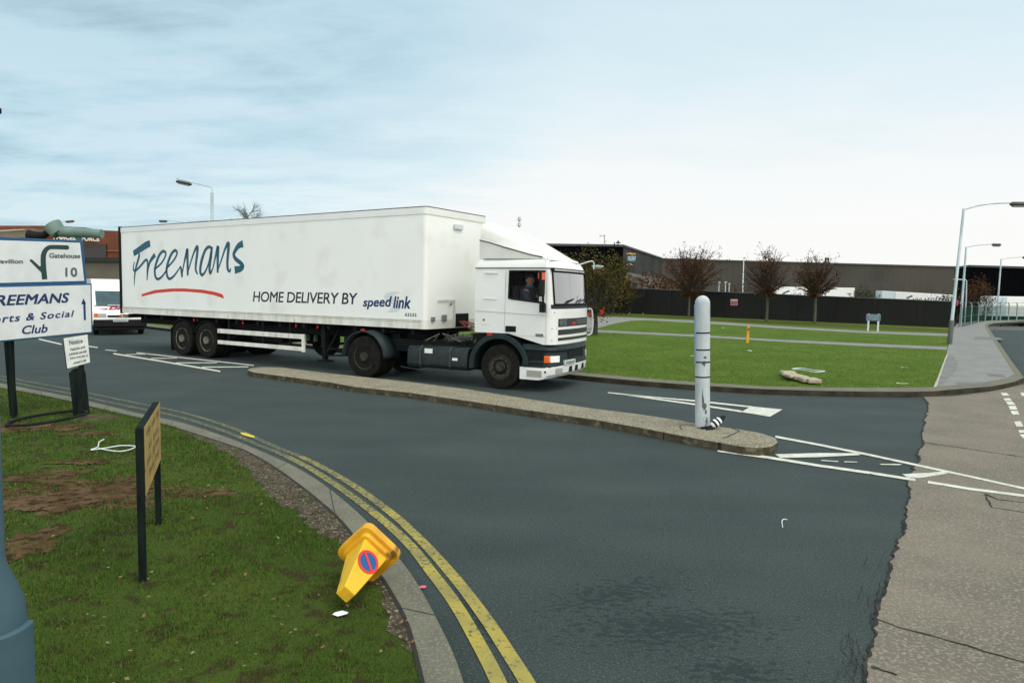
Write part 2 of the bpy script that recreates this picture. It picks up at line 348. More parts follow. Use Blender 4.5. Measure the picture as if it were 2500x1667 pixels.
crack(b, [(2256, 1081), (2360, 1096), (2500, 1117), (2600, 1132)], .02, .009, .006)
crack(b, [(2128, 1632), (2160, 1640), (2190, 1650)], .018, .009, .01)
for pts in ([(2405, 1207), (2420, 1240), (2500, 1252), (2560, 1260)], [(2405, 1207), (2440, 1221), (2500, 1228)]): crack(b, pts, .018, .009, .010)
for k in range(26):           # crazed asphalt beside the seam
    y = random.uniform(1320, 1667); x0 = np.interp(y, [1282, 1350, 1428, 1507, 1585, 1667], [2210, 2186, 2166, 2142, 2122, 2125]); x = x0-random.uniform(5, 75)
    crack(b, [(x, y), (x+random.uniform(-14, 14), y+random.uniform(8, 26)), (x+random.uniform(-20, 20), y+random.uniform(28, 60))], .003, .0045, .006)
structure(b.build('road_cracks', crk, fix=False))
# painted markings
def marking(name, polys, m=wpaint, z=.0095):
    b = MB()
    for P in polys:
        Q = px(P); b.add([(q[0], q[1], z) for q in Q], [tuple(range(len(Q)))])
    o = b.build(name, m, fix=False)
    import bmesh
    bm = bmesh.new(); bm.from_mesh(o.data)
    for f in bm.faces:
        f.normal_update()
        if f.normal.z < 0: f.normal_flip()
    bm.to_mesh(o.data); bm.free(); return structure(o)
def strip(pts, t): # pixel polyline with pixel thickness -> quads
    return [[(a[0], a[1]-t/2), (b_[0], b_[1]-t/2), (b_[0], b_[1]+t/2), (a[0], a[1]+t/2)] for a, b_ in zip(pts[:-1], pts[1:])]
d2 = lambda x, y: (x/3.618+1450, y/3.618+700)
d5 = lambda x, y: (x/2.044+2000, y/2.044+900)
d6 = lambda x, y: (x/3.794, y/3.794+780)
marking('centre_hatching', strip([(1893, 1067), (2000, 1087), (2120, 1111), (2245, 1138), (2370, 1165), (2510, 1196), (2700, 1235)], 5) +
        strip([(1752, 1101), (1870, 1117), (2000, 1138), (2120, 1155), (2235, 1173)], 6) + strip([(2265, 1178), (2370, 1195), (2510, 1213), (2700, 1235)], 6) +
        [[(1892, 1110), (2000, 1107), (2098, 1107.5), (2100, 1112), (2000, 1117), (1905, 1119)], [d5(413, 529), d5(560, 521), d5(612, 515), d5(645, 525), d5(500, 549), d5(440, 545)], [d5(300, 478), d5(415, 478), d5(400, 484), d5(310, 482)], [d5(10, 458), d5(95, 464), d5(95, 468), d5(10, 462)], [d5(125, 465), d5(190, 467), d5(190, 470), d5(125, 469)]])
marking('lane_wedge', [[d2(120, 933), d2(500, 972), d2(500, 983), d2(125, 942)], [d2(500, 972), d2(900, 1005), d2(900, 1018), d2(500, 980)], [d2(900, 1005), d2(1395, 1058), d2(1380, 1070), d2(900, 1018)],
        [d2(300, 955), d2(910, 1037), d2(910, 1052), d2(300, 965)], [d2(910, 1037), d2(1310, 1098), d2(1300, 1112), d2(910, 1052)], [d2(1390, 1060), d2(1665, 1087), d2(1555, 1151), d2(1300, 1109)]])
marking('island_hatching', strip([d6(1050, 318), d6(1500, 390), d6(2040, 483)], 3.2) + strip([d6(1265, 309), d6(1700, 357), d6(2352, 428)], 2.4) +
        strip([d6(1165, 327), d6(1370, 322)], 1.6) + strip([d6(1400, 363), d6(1640, 360)], 1.8) + strip([d6(1630, 404), d6(2010, 403)], 2) + strip([d6(1870, 444), d6(2300, 441)], 2.2))
marking('lane_line', strip([d6(360, 183), d6(570, 232)], 3) + strip([d6(820, 250), d6(905, 262)], 2.6) + strip([d6(975, 283), d6(1080, 293)], 2))
marking('give_way_dashes', [[d5(*q) for q in P] for P in ([(905, 122), (935, 122), (950, 136), (915, 136)], [(918, 149), (950, 149), (963, 161), (928, 161)], [(930, 165), (962, 165), (982, 182), (942, 182)], [(944, 188), (980, 187), (990, 206), (952, 206)],
        [(953, 212), (990, 212), (1000, 231), (965, 231)], [(972, 266), (1005, 264), (1020, 290), (985, 291)], [(993, 309), (1030, 308), (1040, 322), (1000, 322)], [(1000, 330), (1040, 330), (1050, 350), (1015, 348)], [(1003, 121), (1035, 121), (1045, 138), (1012, 138)])])
# double yellow lines by the left kerb
inner = [(-60, 913), (0, 926), (79, 944), (169, 961), (264, 982), (351, 1000), (448, 1021), (560, 1058), (624, 1084), (688, 1109), (764, 1148), (841, 1199), (926, 1263), (998, 1328), (1057, 1402), (1111, 1474), (1165, 1566), (1212, 1656), (1250, 1750)]
outer = [(-60, 905), (0, 918), (79, 934), (169, 950), (264, 970), (351, 988), (448, 1008), (575, 1048), (662, 1087), (751, 1123), (853, 1179), (958, 1255), (1020, 1312), (1072, 1367), (1132, 1438), (1194, 1522), (1242, 1596), (1284, 1662), (1330, 1750)]
b = MB()
for ln in (inner, outer):
    Q = smooth_line(px(ln), 5); 
    for i in range(len(Q)-1):
        V = []
        for q, j in ((Q[i], i), (Q[i+1], i+1)):
            d = Q[min(j+1, len(Q)-1)]-Q[max(j-1, 0)]; d /= np.linalg.norm(d); nn = np.array([-d[1], d[0]])*.043; V.append((q-nn, q+nn))
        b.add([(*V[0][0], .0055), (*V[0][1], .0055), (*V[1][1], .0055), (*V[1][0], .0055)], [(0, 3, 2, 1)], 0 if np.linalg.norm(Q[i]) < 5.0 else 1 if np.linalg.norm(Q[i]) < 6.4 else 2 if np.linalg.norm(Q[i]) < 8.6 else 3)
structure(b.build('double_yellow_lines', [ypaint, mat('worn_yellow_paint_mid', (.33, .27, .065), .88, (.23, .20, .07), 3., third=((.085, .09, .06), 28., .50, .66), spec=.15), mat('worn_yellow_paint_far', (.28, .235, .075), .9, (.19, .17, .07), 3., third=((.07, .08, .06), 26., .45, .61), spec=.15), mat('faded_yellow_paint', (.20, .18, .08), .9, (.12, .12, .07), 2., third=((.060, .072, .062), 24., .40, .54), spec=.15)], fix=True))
marking('yellow_paint_patch', [[(586, 1057), (600, 1058), (622, 1066), (621, 1070), (606, 1067), (590, 1062)]], mat('fresh_yellow_paint', (.55, .42, .03), .7), .0098)
# left verge with its kerb
VZ = .10
kroad = [(-400, 858), (-150, 905), (0, 935.5), (79, 951), (169, 968), (264, 991), (351, 1012), (448, 1033), (560, 1070), (624, 1096), (688, 1124), (739, 1150), (805, 1194), (894, 1271), (977, 1367), (1028, 1441), (1096, 1572), (1132, 1667), (1175, 1800)]
kback = [(-400, 868), (-150, 917), (0, 947), (79, 961), (169, 980), (253, 1001), (351, 1023), (440, 1048), (560, 1087), (598, 1101), (657, 1133), (736, 1189), (818, 1258), (867, 1316), (920, 1394), (956, 1450), (995, 1528), (1031, 1667), (1060, 1800)]
KR = smooth_line(px(kroad, VZ), 4); KB = smooth_line(px(kback, VZ), 4)
d_ = (KR[-1]-KR[-5]); d_ /= np.linalg.norm(d_)
KR.append(KR[-1]+d_*4); KB.append(KB[-1]+d_*4)
sheet('kerb', KR + KB[::-1], VZ+.004, kerb_m, thick=.13)
b = MB()
def joint(p, q, z, w=.006):
    p, q = np.array(p), np.array(q); d = q-p; d /= np.linalg.norm(d); nn = np.array([-d[1], d[0]])*w; b.add([(*(p-nn), z), (*(p+nn), z), (*(q+nn), z), (*(q-nn), z)], [(0, 1, 2, 3)])
for i in range(6, len(KR)-3, 7):
    joint(KB[i], KR[i], VZ+.0065, .003)
for p, q in zip(KB[:-1], KB[1:]): joint(p, q, VZ+.007, .012)
structure(b.build('kerb_joints', gap_m, fix=False))
verge_poly = KB + [(KB[-1][0]-1.5, -6), (-14, -6), (-30, 3), tuple(KB[0]+np.array([-8, 0]))]
sheet('verge', verge_poly, VZ, grass_m, thick=.1)
gr_out = [(440, 1049), (500, 1079), (560, 1111), (585, 1138), (636, 1181), (667, 1217), (723, 1253), (760, 1289), (819, 1318), (850, 1345), (890, 1400), (925, 1460), (960, 1530), (985, 1590)]
G1 = smooth_line(px(gr_out, VZ), 5); G1 = [q+np.array([random.uniform(-.05, .05), random.uniform(-.05, .05)]) for q in G1]
G2 = smooth_line(px([(440, 1048), (560, 1087), (598, 1101), (657, 1133), (736, 1189), (818, 1258), (867, 1316), (920, 1394), (956, 1450), (995, 1528), (1010, 1590)], VZ), 4)
gravel_poly = G1 + G2[::-1]
sheet('gravel_edge', gravel_poly, VZ+.004, gravel_m)
def blob(c, rx, ry, a, n=70):
    c = gp(*c, VZ); P = []
    ph = [random.uniform(0, 6.28) for _ in range(4)]
    for k in range(n):
        t = 2*math.pi*k/n; q = .95+.18*math.sin(3*t+ph[0])+.14*math.sin(5*t+ph[1])+.12*math.sin(9*t+ph[2])+random.uniform(-.13, .13)
        dx, dy = rx*q*math.cos(t), ry*q*math.sin(t); P.append((c[0]+dx*math.cos(a)-dy*math.sin(a), c[1]+dx*math.sin(a)+dy*math.cos(a)))
    return P
soil_blobs = [blob((240, 1195), .50, .26, .25), blob((300, 1215), .30, .18, .2), blob((110, 1165), .40, .26, .4), blob((60, 1330), .24, .32, .0), blob((60, 1045), .75, .34, .2), blob((215, 1060), .35, .12, .2), blob((60, 1230), .3, .22, .3), blob((150, 1240), .22, .12, .3), blob((200, 1130), .3, .10, .1)]
worn_zone = blob((190, 1210), 1.05, .62, .25, 40)
sheet('soil_patch', worn_zone, VZ+.002, soil_m)
for k, P in enumerate(soil_blobs): sheet('soil_patch', P, VZ+.003+.001*k, soil_m)
# ------------------------------------------------------------------ lawn on the far side
LZ = .11
lk_front = [(-300, 742), (0, 762), (250, 784), (700, 836), (1000, 874), (1200, 895), (1340, 909), (1450, 920), (1560, 930), (1699, 940.5), (1865, 950), (2000, 954), (2110, 956), (2215, 956.5), (2279, 955.5), (2313, 952), (2360, 948), (2417, 944), (2450, 938), (2480, 931), (2500, 922)]
lk_back = [(-300, 737), (0, 757), (250, 779), (700, 830), (1000, 867), (1200, 888), (1340, 902), (1450, 912), (1560, 922.5), (1699, 933), (1865, 943), (2000, 946), (2110, 946.5), (2215, 946.5), (2279, 945), (2313, 942), (2352, 937), (2400, 933), (2435, 928), (2462, 921), (2477, 913)]
LF, LB = px(lk_front, LZ), px(lk_back, LZ)
rk_in = [(2455, 880), (2432, 843), (2410, 808), (2404, 797), (2406, 790), (2425, 786), (2500, 782), (2600, 778)]
rk_out = [(2466, 876), (2441, 840), (2419, 808), (2412, 798), (2414, 793), (2428, 789.5), (2500, 785), (2600, 781)]
kerb_shade = mat('shaded_grimy_kerb_face', (.030, .026, .018), .95, (.055, .048, .034), 3., bump=.5, spec=.1)  # shade and grime of the kerb face painted in as a darker colour
sheet('far_kerb', LF + px(rk_out, LZ) + px(rk_in, LZ)[::-1] + LB[::-1], LZ+.004, kerb_m, thick=.15, skirt=kerb_shade)
# silt at the far kerb's foot, kerb shade put into its dark colour
shaded_silt = mat('shaded_gutter_silt', (.050, .048, .038), .95, (.032, .040, .040), 1.5, third=((.12, .13, .125), 2.2, .60, .70), spec=.1)
sheet('gutter', px([(1340, 917), (1450, 927), (1699, 949), (1865, 958), (2110, 964), (2279, 964), (2331, 962), (2417, 952), (2470, 942), (2470, 945), (2417, 956), (2331, 967), (2200, 970), (1865, 961), (1699, 952), (1450, 930), (1340, 920)]), .0075, shaded_silt)
lawn_edge_r = [(2279, 944.5), (2290, 920), (2300, 893), (2311, 865), (2314, 850), (2318, 838), (2322, 822), (2325, 806)]
wall_base = [(-300, 700), (300, 742), (1000, 757), (1400, 763), (1533, 768), (1700, 774.5), (1960, 785), (2150, 795), (2325, 804)]
WB = [gp(x, y)[:2] for x, y in wall_base]
WB[0] = WB[4]+np.array([-62, 3.]); WB[1] = WB[4]+np.array([-46, 2.]); WB[2] = WB[4]+np.array([-28, 1.]); WB[3] = WB[4]+np.array([-10, .4])
lawn_poly = LB[:15] + px(lawn_edge_r[1:], LZ) + [tuple(w) for w in WB[::-1]]
sheet('lawn', lawn_poly, LZ, lawn_m, thick=.1)
fp = px([(2279, 944.5), (2290, 920), (2300, 893), (2311, 865), (2314, 850), (2318, 838), (2325, 806), (2334, 792), (2350, 788), (2382, 784), (2440, 781.5), (2500, 779.5), (2600, 776)], LZ) + px(rk_in, LZ)[::-1] + LB[14:][::-1]
sheet('footpath', fp, LZ+.002, path_m, thick=.1)
sheet('fence_verge', px([(2325, 806), (2334, 792), (2350, 788), (2382, 784), (2440, 781.5), (2500, 779.5), (2600, 776)], LZ) + [(70, 66), (60, 75), (30.5, 48.5)], LZ, lawn_m)
sheet('lawn_path', px([(1462, 773), (1500, 774), (1540, 775.5), (1695, 782.5), (1900, 796), (2110, 808), (2320, 815), (2319, 821), (2110, 813), (1900, 801.5), (1695, 788), (1580, 782), (1540, 783), (1500, 790), (1456, 802), (1385, 806), (1300, 800), (1300, 770), (1400, 771)], LZ), LZ+.004, path_m)
sheet('lawn_path', px([(1200, 795), (1456, 805.5), (1695, 817), (1900, 829), (2100, 838), (2313, 847), (2311, 854), (2100, 844.5), (1900, 834), (1695, 822), (1456, 811), (1200, 801)], LZ), LZ+.0045, path_m)
sheet('edging_strip', px([(2279, 945), (2290, 920), (2300, 893), (2311, 865), (2314.5, 865), (2304, 893), (2295, 920), (2286, 945)], LZ), LZ+.006, mat('pale_edging', (.42, .40, .34), .8, (.3, .28, .22), 5.))
sheet('leaf_litter_strip', px([(1470, 768), (1533, 769), (1700, 775.5), (1960, 786), (2150, 796), (2322, 805), (2322, 812), (2100, 802), (1900, 792), (1700, 780), (1533, 773), (1470, 772)], LZ), LZ+.003, mat('leafy_turf', (.050, .080, .012), .95, (.085, .062, .016), 2.5, bump=1., spec=.1))
b = MB()
for Q in ([(2380, 822), (2440, 824), (2450, 830), (2378, 829)], [(2410, 912), (2450, 915), (2455, 921), (2412, 918)], [(2330, 933), (2400, 935), (2412, 939), (2345, 940)]):
    q = px(Q, LZ); b.add([(x, y, LZ+.006) for x, y in q], [(3, 2, 1, 0)])
structure(b.build('footpath_patches', mat('patch_tarmac', (.14, .14, .13), .9, (.11, .11, .105), 6.), fix=True))
sheet('footpath_worn_edge', px([(2311, 865), (2323, 866), (2340, 885), (2333, 905), (2312, 926), (2296, 944), (2283, 944), (2300, 893)], LZ), LZ+.005, mat('worn_tarmac', (.12, .12, .11), .9, (.17, .165, .15), 3.))

# ------------------------------------------------------------------ traffic island
IZ = .125
near_e = [(605, 902), (619, 907), (675, 914), (805, 931), (866, 942), (1000, 956), (1150, 977), (1300, 1000), (1450, 1021), (1560, 1040), (1621, 1052), (1700, 1067), (1757, 1077), (1815, 1087), (1855, 1090), (1885, 1086), (1899, 1076)]
far_e = [(607, 899), (615, 897.5), (640, 895.5), (687, 896), (789, 908.5), (1000, 931), (1150, 950), (1300, 974), (1450, 996), (1560, 1009.6), (1671, 1026), (1754, 1040), (1806, 1046), (1864, 1056.6), (1893, 1066)]
b = MB(); ring = px(near_e, IZ) + px(far_e, IZ)[::-1]; cen = np.mean(ring, 0); n = len(ring)
inn = []
for i in range(n):
    t = np.array(ring[(i+1) % n])-np.array(ring[i-1]); t /= np.linalg.norm(t); inn.append(np.array(ring[i])+np.array([-t[1], t[0]])*.045)
sheet_top = sheet('traffic_island', ring, IZ-.018, isl_m, thick=IZ, skirt=mat('shaded_island_face', (.095, .082, .050), .95, (.055, .047, .028), 5., bump=1., bscale=50., third=((.16, .145, .10), 9., .55, .7), spec=.1))  # shade on the island's side put into a darker skirt colour
from mathutils.geometry import tessellate_polygon
tri = tessellate_polygon([[Vector((*p, 0)) for p in inn]]); b.add([(*p, IZ) for p in inn], [tuple(t) for t in tri]); b.add([(*p, IZ) for p in inn]+[(*p, IZ-.018) for p in ring], [(i, (i+1) % n, (i+1) % n+n, i+n) for i in range(n)])
top = b.build('island_top', isl_m, parent=sheet_top)
b = MB()
def crackz(b, pts, w, z, jit=.008):
    P = px(pts, z)
    for p, q in zip(P[:-1], P[1:]):
        k = max(2, int(np.linalg.norm(q-p)/.05)); prev = p
        for i in range(1, k+1):
            c = p*(1-i/k)+q*i/k+np.array([random.uniform(-jit, jit), random.uniform(-jit, jit)]); d = c-prev; d /= np.linalg.norm(d)+1e-9; nn = np.array([-d[1], d[0]])*w*random.uniform(.5, 1)
            b.add([(*(prev-nn), z), (*(prev+nn), z), (*(c+nn), z), (*(c-nn), z)], [(0, 1, 2, 3)]); prev = c
b4 = lambda x, y: (x/7.84+1640, y/7.84+940)
for pts, w in (([b4(980, 1010), b4(1060, 990), b4(1130, 950), b4(1200, 925), b4(1290, 880), b4(1250, 850), b4(1150, 820)], .014), ([b4(240, 690), b4(470, 720)], .02), ([b4(200, 860), b4(150, 800), b4(200, 750), b4(330, 738), b4(480, 765)], .008), ([b4(480, 815), b4(700, 830)], .03), ([b4(960, 900), b4(1100, 925), b4(1200, 925)], .008)):
    crackz(b, pts, w, IZ+.004)
p0, p1 = gp(*b4(975, 1015), IZ), gp(*b4(930, 1165), 0.02)
for px_, z0 in ((1760, .0), (1621, .0), (1330, 0.)):
    i = int(np.argmin([abs(q[0]-px_) for q in near_e])); q = np.array(px(near_e, IZ)[i]); t = np.array(px(near_e, IZ)[i+1])-q; t /= np.linalg.norm(t); nn = np.array([t[1], -t[0]])
    w = .03 if px_ == 1760 else .012
    b.add([(*(q-t*w+nn*.003), .0), (*(q+t*w+nn*.003), .0), (*(q+t*w*.7+nn*.003), IZ-.012), (*(q-t*w*.7+nn*.003), IZ-.012)], [(0, 1, 2, 3)])
b.build('crack', gap_m, parent=sheet_top, fix=False)

# ------------------------------------------------------------------ the articulated lorry
CABO = np.array([-.2474, 14.2308, 0.]); CF = Frame(CABO, -.45)
S = .93
TF = Frame((-2.0504*S, 16.3398*S, 0), -.5707)
tz = lambda z: HC-(HC-z)*S
lorry = thing('articulated_lorry', 'white articulated lorry with long box trailer and open driver window on the road', 'lorry', CABO, -.45)
TL = CF.mat().inverted() @ TF.mat()          # trailer frame relative to the lorry
def tpart(mb, name, m, parent=lorry, **k):
    o = mb.build(name, m, parent, **k)
    if parent is lorry: o.matrix_local = TL
    return o
TLN = 12.45; TWD = 2.28; ZB, ZT = 1.163, 3.85
# trailer body: rounded front corners
def plan(x0, x1, y0, y1, r, n=6):
    P = [(x0, y0)]
    P += [(x1-r+r*math.sin(a), y0+r-r*math.cos(a)) for a in np.linspace(0, math.pi/2, n)]
    P += [(x1-r+r*math.cos(a), y1-r+r*math.sin(a)) for a in np.linspace(0, math.pi/2, n)]
    P += [(x0, y1)]; return P
def loft(P, zs):
    b = MB(); n = len(P); v = [(x, y, z) for z in zs for x, y in P]
    f = [(k*n+i, k*n+(i+1) % n, (k+1)*n+(i+1) % n, (k+1)*n+i) for k in range(len(zs)-1) for i in range(n)]
    b.add(v, f+[tuple(range(n-1, -1, -1)), tuple((len(zs)-1)*n+i for i in range(n))]); return b
body = tpart(loft(plan(-TLN, 0, 0, TWD, .10), [ZB+.20, ZT-.07]), 'trailer_body', trwhite, smooth=True, ang=35)
b = loft(plan(-TLN-.01, .012, -.012, TWD+.012, .11), [ZB, ZB+.197]); 
tpart(b, 'trailer_lower_rail', railwhite, smooth=True, ang=35)
b = MB(); b.box(-TLN-.002, -.12, -.017, -.0125, ZB+.15, ZB+.158); b.box(-TLN, -.12, -.017, -.0125, ZB+.185, ZB+.192)
for k in range(38): b.box(-TLN+.3+k*.32, -TLN+.312+k*.32, -.017, -.0125, ZB+.165, ZB+.177)
tpart(b, 'rail_seam', mat('grimy_seam', (.30, .28, .22), .8), parent=body)
b = loft(plan(-TLN-.012, .014, -.014, TWD+.014, .11), [ZT-.168, ZT-.02]); tpart(b, 'trailer_top_rail', white, smooth=True, ang=35)
b = loft(plan(-TLN-.02, .016, -.016, TWD+.016, .11), [ZT-.0195, ZT]); tpart(b, 'roof_trim', mat('roof_trim_dark', (.07, .06, .05), .6), smooth=True, ang=35)
b = MB(); b.box(-TLN-.06, -TLN+.055, -.03, .05, ZB-.02, ZT+.02); b.box(-TLN-.06, -TLN+.055, TWD-.05, TWD+.03, ZB-.02, ZT+.02); b.box(-TLN-.05, -TLN-.012, .05, TWD-.05, ZT-.1, ZT+.01); tpart(b, 'rear_door_frame', dark, bevel=.01)
b = MB(); b.box(-TLN-.10, -TLN-.03, .02, TWD-.02, ZB-.16, ZB-.05); tpart(b, 'rear_bumper', railwhite, bevel=.01)
b = MB(); b.box(-TLN-.13, -TLN-.05, -.02, .10, ZB-.155, ZB-.055); tpart(b, 'tail_light', orange, bevel=.01)
# front bulkhead details
b = MB(); b.box(.017, .03, 1.06, 1.55, ZB+.02, ZB+.33); tpart(b, 'bulkhead_recess', dark)
b = MB()
for y, z, w, h in ((.22, .22, .12, .10), (.62, .24, .16, .14), (.86, .55, .06, .05)): b.box(.016, .05, y-w/2, y+w/2, ZB+z-h/2, ZB+z+h/2)
tpart(b, 'bulkhead_socket', mat('grey_socket', (.16, .18, .18), .6), bevel=.008)
b = MB(); b.box(.016, .028, .99, 1.04, ZB+.05, ZB+.62); b.box(.016, .028, .40, 1.04, ZB+.62, ZB+.66); tpart(b, 'bulkhead_rail', railwhite)
b = MB(); b.box(.016, .05, .96, 1.28, ZT-.42, ZT-.30); tpart(b, 'vent_panel', mat('pale_grey_vent', (.55, .58, .58), .5), bevel=.01)
b = MB()
for k, (c, dz) in enumerate(((0, 0), (1, .06), (2, .1))):
    P = [TLp for TLp in ((.05, 1.15+.08*k, ZB+.15), (.35, 1.2+.1*k, ZB-.02+dz), (.8, 1.15+.06*k, ZB-.12+dz), (1.28, .95+.08*k, ZB+.25))]
    b.tube(smooth_line([np.array(p) for p in P], 6), .018, 6)
tpart(b, 'air_line', mat('red_air_hose', (.20, .02, .012), .5), smooth=True)
# lettering
c2 = lambda x, y: (x/3.267+280, y/3.267+480)
def tside(x, y): return TF.side(*c2(x, y))
def stroke(mb, pts, w): cross_ribbon(mb, [tside(*p) for p in pts], [q*.0060 for q in w], (0, 0, 0), (1, 0, 0), (0, 0, 1), (0, -.002, 0))
b = MB()
ST = [([(150, 455), (210, 415), (250, 388), (283, 374)], [30, 34, 36, 32]),
      ([(190, 452), (196, 470), (183, 520), (165, 590), (158, 650), (156, 712)], [8, 17, 17, 15, 11, 4]),
      ([(158, 520), (151, 555), (150, 585), (170, 588), (205, 555), (245, 508), (262, 518), (262, 590), (258, 668)], [7, 9, 12, 12, 13, 14, 15, 15, 8]),
      ([(258, 640), (268, 570), (285, 515), (322, 463)], [8, 13, 18, 26]),
      ([(318, 580), (365, 540), (398, 490), (408, 452), (388, 436), (358, 465), (332, 530), (320, 590), (326, 640), (345, 658), (375, 640), (405, 600), (432, 545)], [10, 11, 12, 14, 15, 17, 18, 18, 17, 14, 12, 10, 7]),
      ([(415, 570), (458, 525), (488, 480), (498, 445), (480, 430), (452, 460), (426, 525), (414, 585), (420, 635), (438, 656), (466, 640), (498, 600), (527, 555)], [10, 11, 12, 14, 15, 17, 18, 18, 17, 14, 12, 10, 7]),
      ([(527, 560), (534, 600), (538, 645)], [12, 18, 13]), ([(538, 625), (552, 540), (578, 428), (580, 450), (582, 540), (583, 630)], [7, 11, 20, 20, 18, 15]),
      ([(583, 610), (605, 530), (635, 440), (658, 402), (660, 440), (648, 540), (648, 590), (663, 620)], [7, 10, 13, 20, 19, 17, 14, 8]),
      ([(772, 412), (750, 402), (722, 430), (698, 495), (685, 560), (684, 605), (698, 625), (722, 600), (750, 530), (774, 420)], [14, 15, 17, 19, 19, 18, 15, 12, 10, 14]),
      ([(776, 400), (768, 480), (757, 560), (762, 612), (782, 575)], [15, 18, 18, 15, 7]),
      ([(782, 580), (800, 500), (822, 405), (824, 430), (822, 520), (822, 608)], [7, 11, 20, 20, 18, 14]),
      ([(822, 590), (850, 510), (880, 420), (905, 376), (908, 410), (900, 510), (902, 575), (918, 596), (928, 570)], [7, 10, 13, 22, 20, 18, 17, 12, 5]),
      ([(1024, 376), (990, 392), (962, 430), (950, 465), (968, 500), (1005, 530), (1022, 555), (1005, 575), (957, 586)], [34, 26, 20, 19, 21, 21, 21, 27, 36])]
for p, w in ST: stroke(b, p, w)
tpart(b, 'script_lettering', teal, parent=body, fix=False)
b = MB(); up = [(215, 778), (320, 745), (450, 733), (550, 732), (700, 742), (800, 760), (860, 778)]; dn = [(215, 797), (335, 769), (460, 757), (560, 757), (690, 768), (785, 784), (875, 814)]
U1, D1 = [tside(*p) for p in up], [tside(*p) for p in dn]
b.add([(x, -.002, z) for x, z in U1]+[(x, -.002, z) for x, z in D1], [(i, i+7, i+8, i+1) for i in range(6)]); tpart(b, 'red_underline', redm, parent=body, fix=False)
def tquad(bl, br, tr, tl): return [np.array([q[0], 0, q[1]]) for q in (tside(*bl), tside(*br), tside(*tr), tside(*tl))]
b = MB(); text_box(b, 'HOME DELIVERY BY', tquad((1103, 838), (1938, 862), (1938, 768), (1103, 755)), (0, -.002, 0), shear=.12, bold=.012, spacing=.95); tpart(b, 'slogan_lettering', inkb, parent=body, fix=False)
fx = lambda x, y: ((x-280)*3.267, (y-480)*3.267)
b = MB(); text_box(b, 'speed', tquad(fx(886, 755), fx(957, 757), fx(957, 723), fx(886, 727)), (0, -.003, 0), shear=.22, bold=.025); text_box(b, 'link', tquad(fx(960, 752), fx(1003, 754), fx(1003, 723), fx(960, 723)), (0, -.003, 0), shear=.22, bold=.025); tpart(b, 'haulier_lettering', navy, parent=body, fix=False)
b = MB()
for k in range(9):
    y = 713+k*2.7; w = [26, 28, 27, 24, 22, 22, 24, 26, 28][k]; x = [950, 944, 940, 938, 938, 939, 941, 944, 948][k]
    P = [tside(*fx(*q)) for q in ((x, y), (x+w, y), (x+w-.5, y+1.1), (x-.5, y+1.1))]; b.add([(q[0], -.002, q[1]) for q in P], [(3, 2, 1, 0)])
    y = 739+k*2.7; x = [954, 957, 959, 959, 958, 956, 953, 950, 946][k]; w = [23, 22, 20, 20, 20, 21, 22, 23, 24][k]
    P = [tside(*fx(*q)) for q in ((x, y), (x+w, y), (x+w-.5, y+1.1), (x-.5, y+1.1))]; b.add([(q[0], -.002, q[1]) for q in P], [(3, 2, 1, 0)])
tpart(b, 'striped_emblem', mat('pale_blue_stripe', (.42, .50, .58), .5), parent=body, fix=False)
b = MB(); P = [tside(*fx(*q)) for q in ((970.5, 724), (974.5, 724), (974, 728), (970, 728))]; b.add([(q[0], -.004, q[1]) for q in P], [(3, 2, 1, 0)]); tpart(b, 'red_dot', redm, parent=body, fix=False)
b = MB(); text_box(b, '63232', tquad(fx(989, 772), fx(1017, 773), fx(1017, 765), fx(989, 764)), (0, -.002, 0), bold=.03, spacing=1.2); tpart(b, 'fleet_number', inkb, parent=body, fix=False)
# chassis and running gear
b = MB(); b.box(-TLN+.2, -.5, .62, TWD-.62, ZB-.34, ZB-.33); b.box(-TLN+.1, -.4, .55, .67, ZB-.32, ZB-.02); b.box(-TLN+.1, -.4, TWD-.67, TWD-.55, ZB-.32, ZB-.02)
for k in range(14): b.box(-TLN+.3+k*.9, -TLN+.38+k*.9, .04, TWD-.04, ZB-.14, ZB-.02)
b.box(-9.75, -7.6, .62, TWD-.62, .42, .62); b.box(-3.9, -.6, .7, TWD-.7, ZB-.25, ZB-.02)
tpart(b, 'trailer_chassis', dark)
b = MB(); b.box(-7.0, -5.7, .75, 1.7, .52, ZB-.1); b.lathe([(.0, -.55), (.19, -.55), (.19, .55), (0, .55)], 16, (-7.6, 1.1, .72), 'y'); tpart(b, 'air_tank', dark, smooth=True)
b = MB(); b.lathe([(.30, -.1), (.47, -.1), (.50, -.05), (.50, .08), (.47, .12), (.30, .12)], 28, (-5.1, 1.75, .62), 'y'); b.box(-5.25, -4.95, 1.2, 1.64, .5, .8); tpart(b, 'spare_wheel', [tyre_m])
b = MB(); b.box(-5.0, -4.86, .9, .98, .62, .98); b.box(-4.62, -4.55, .9, .98, .62, .98); tpart(b, 'chassis_bracket', green_seal)
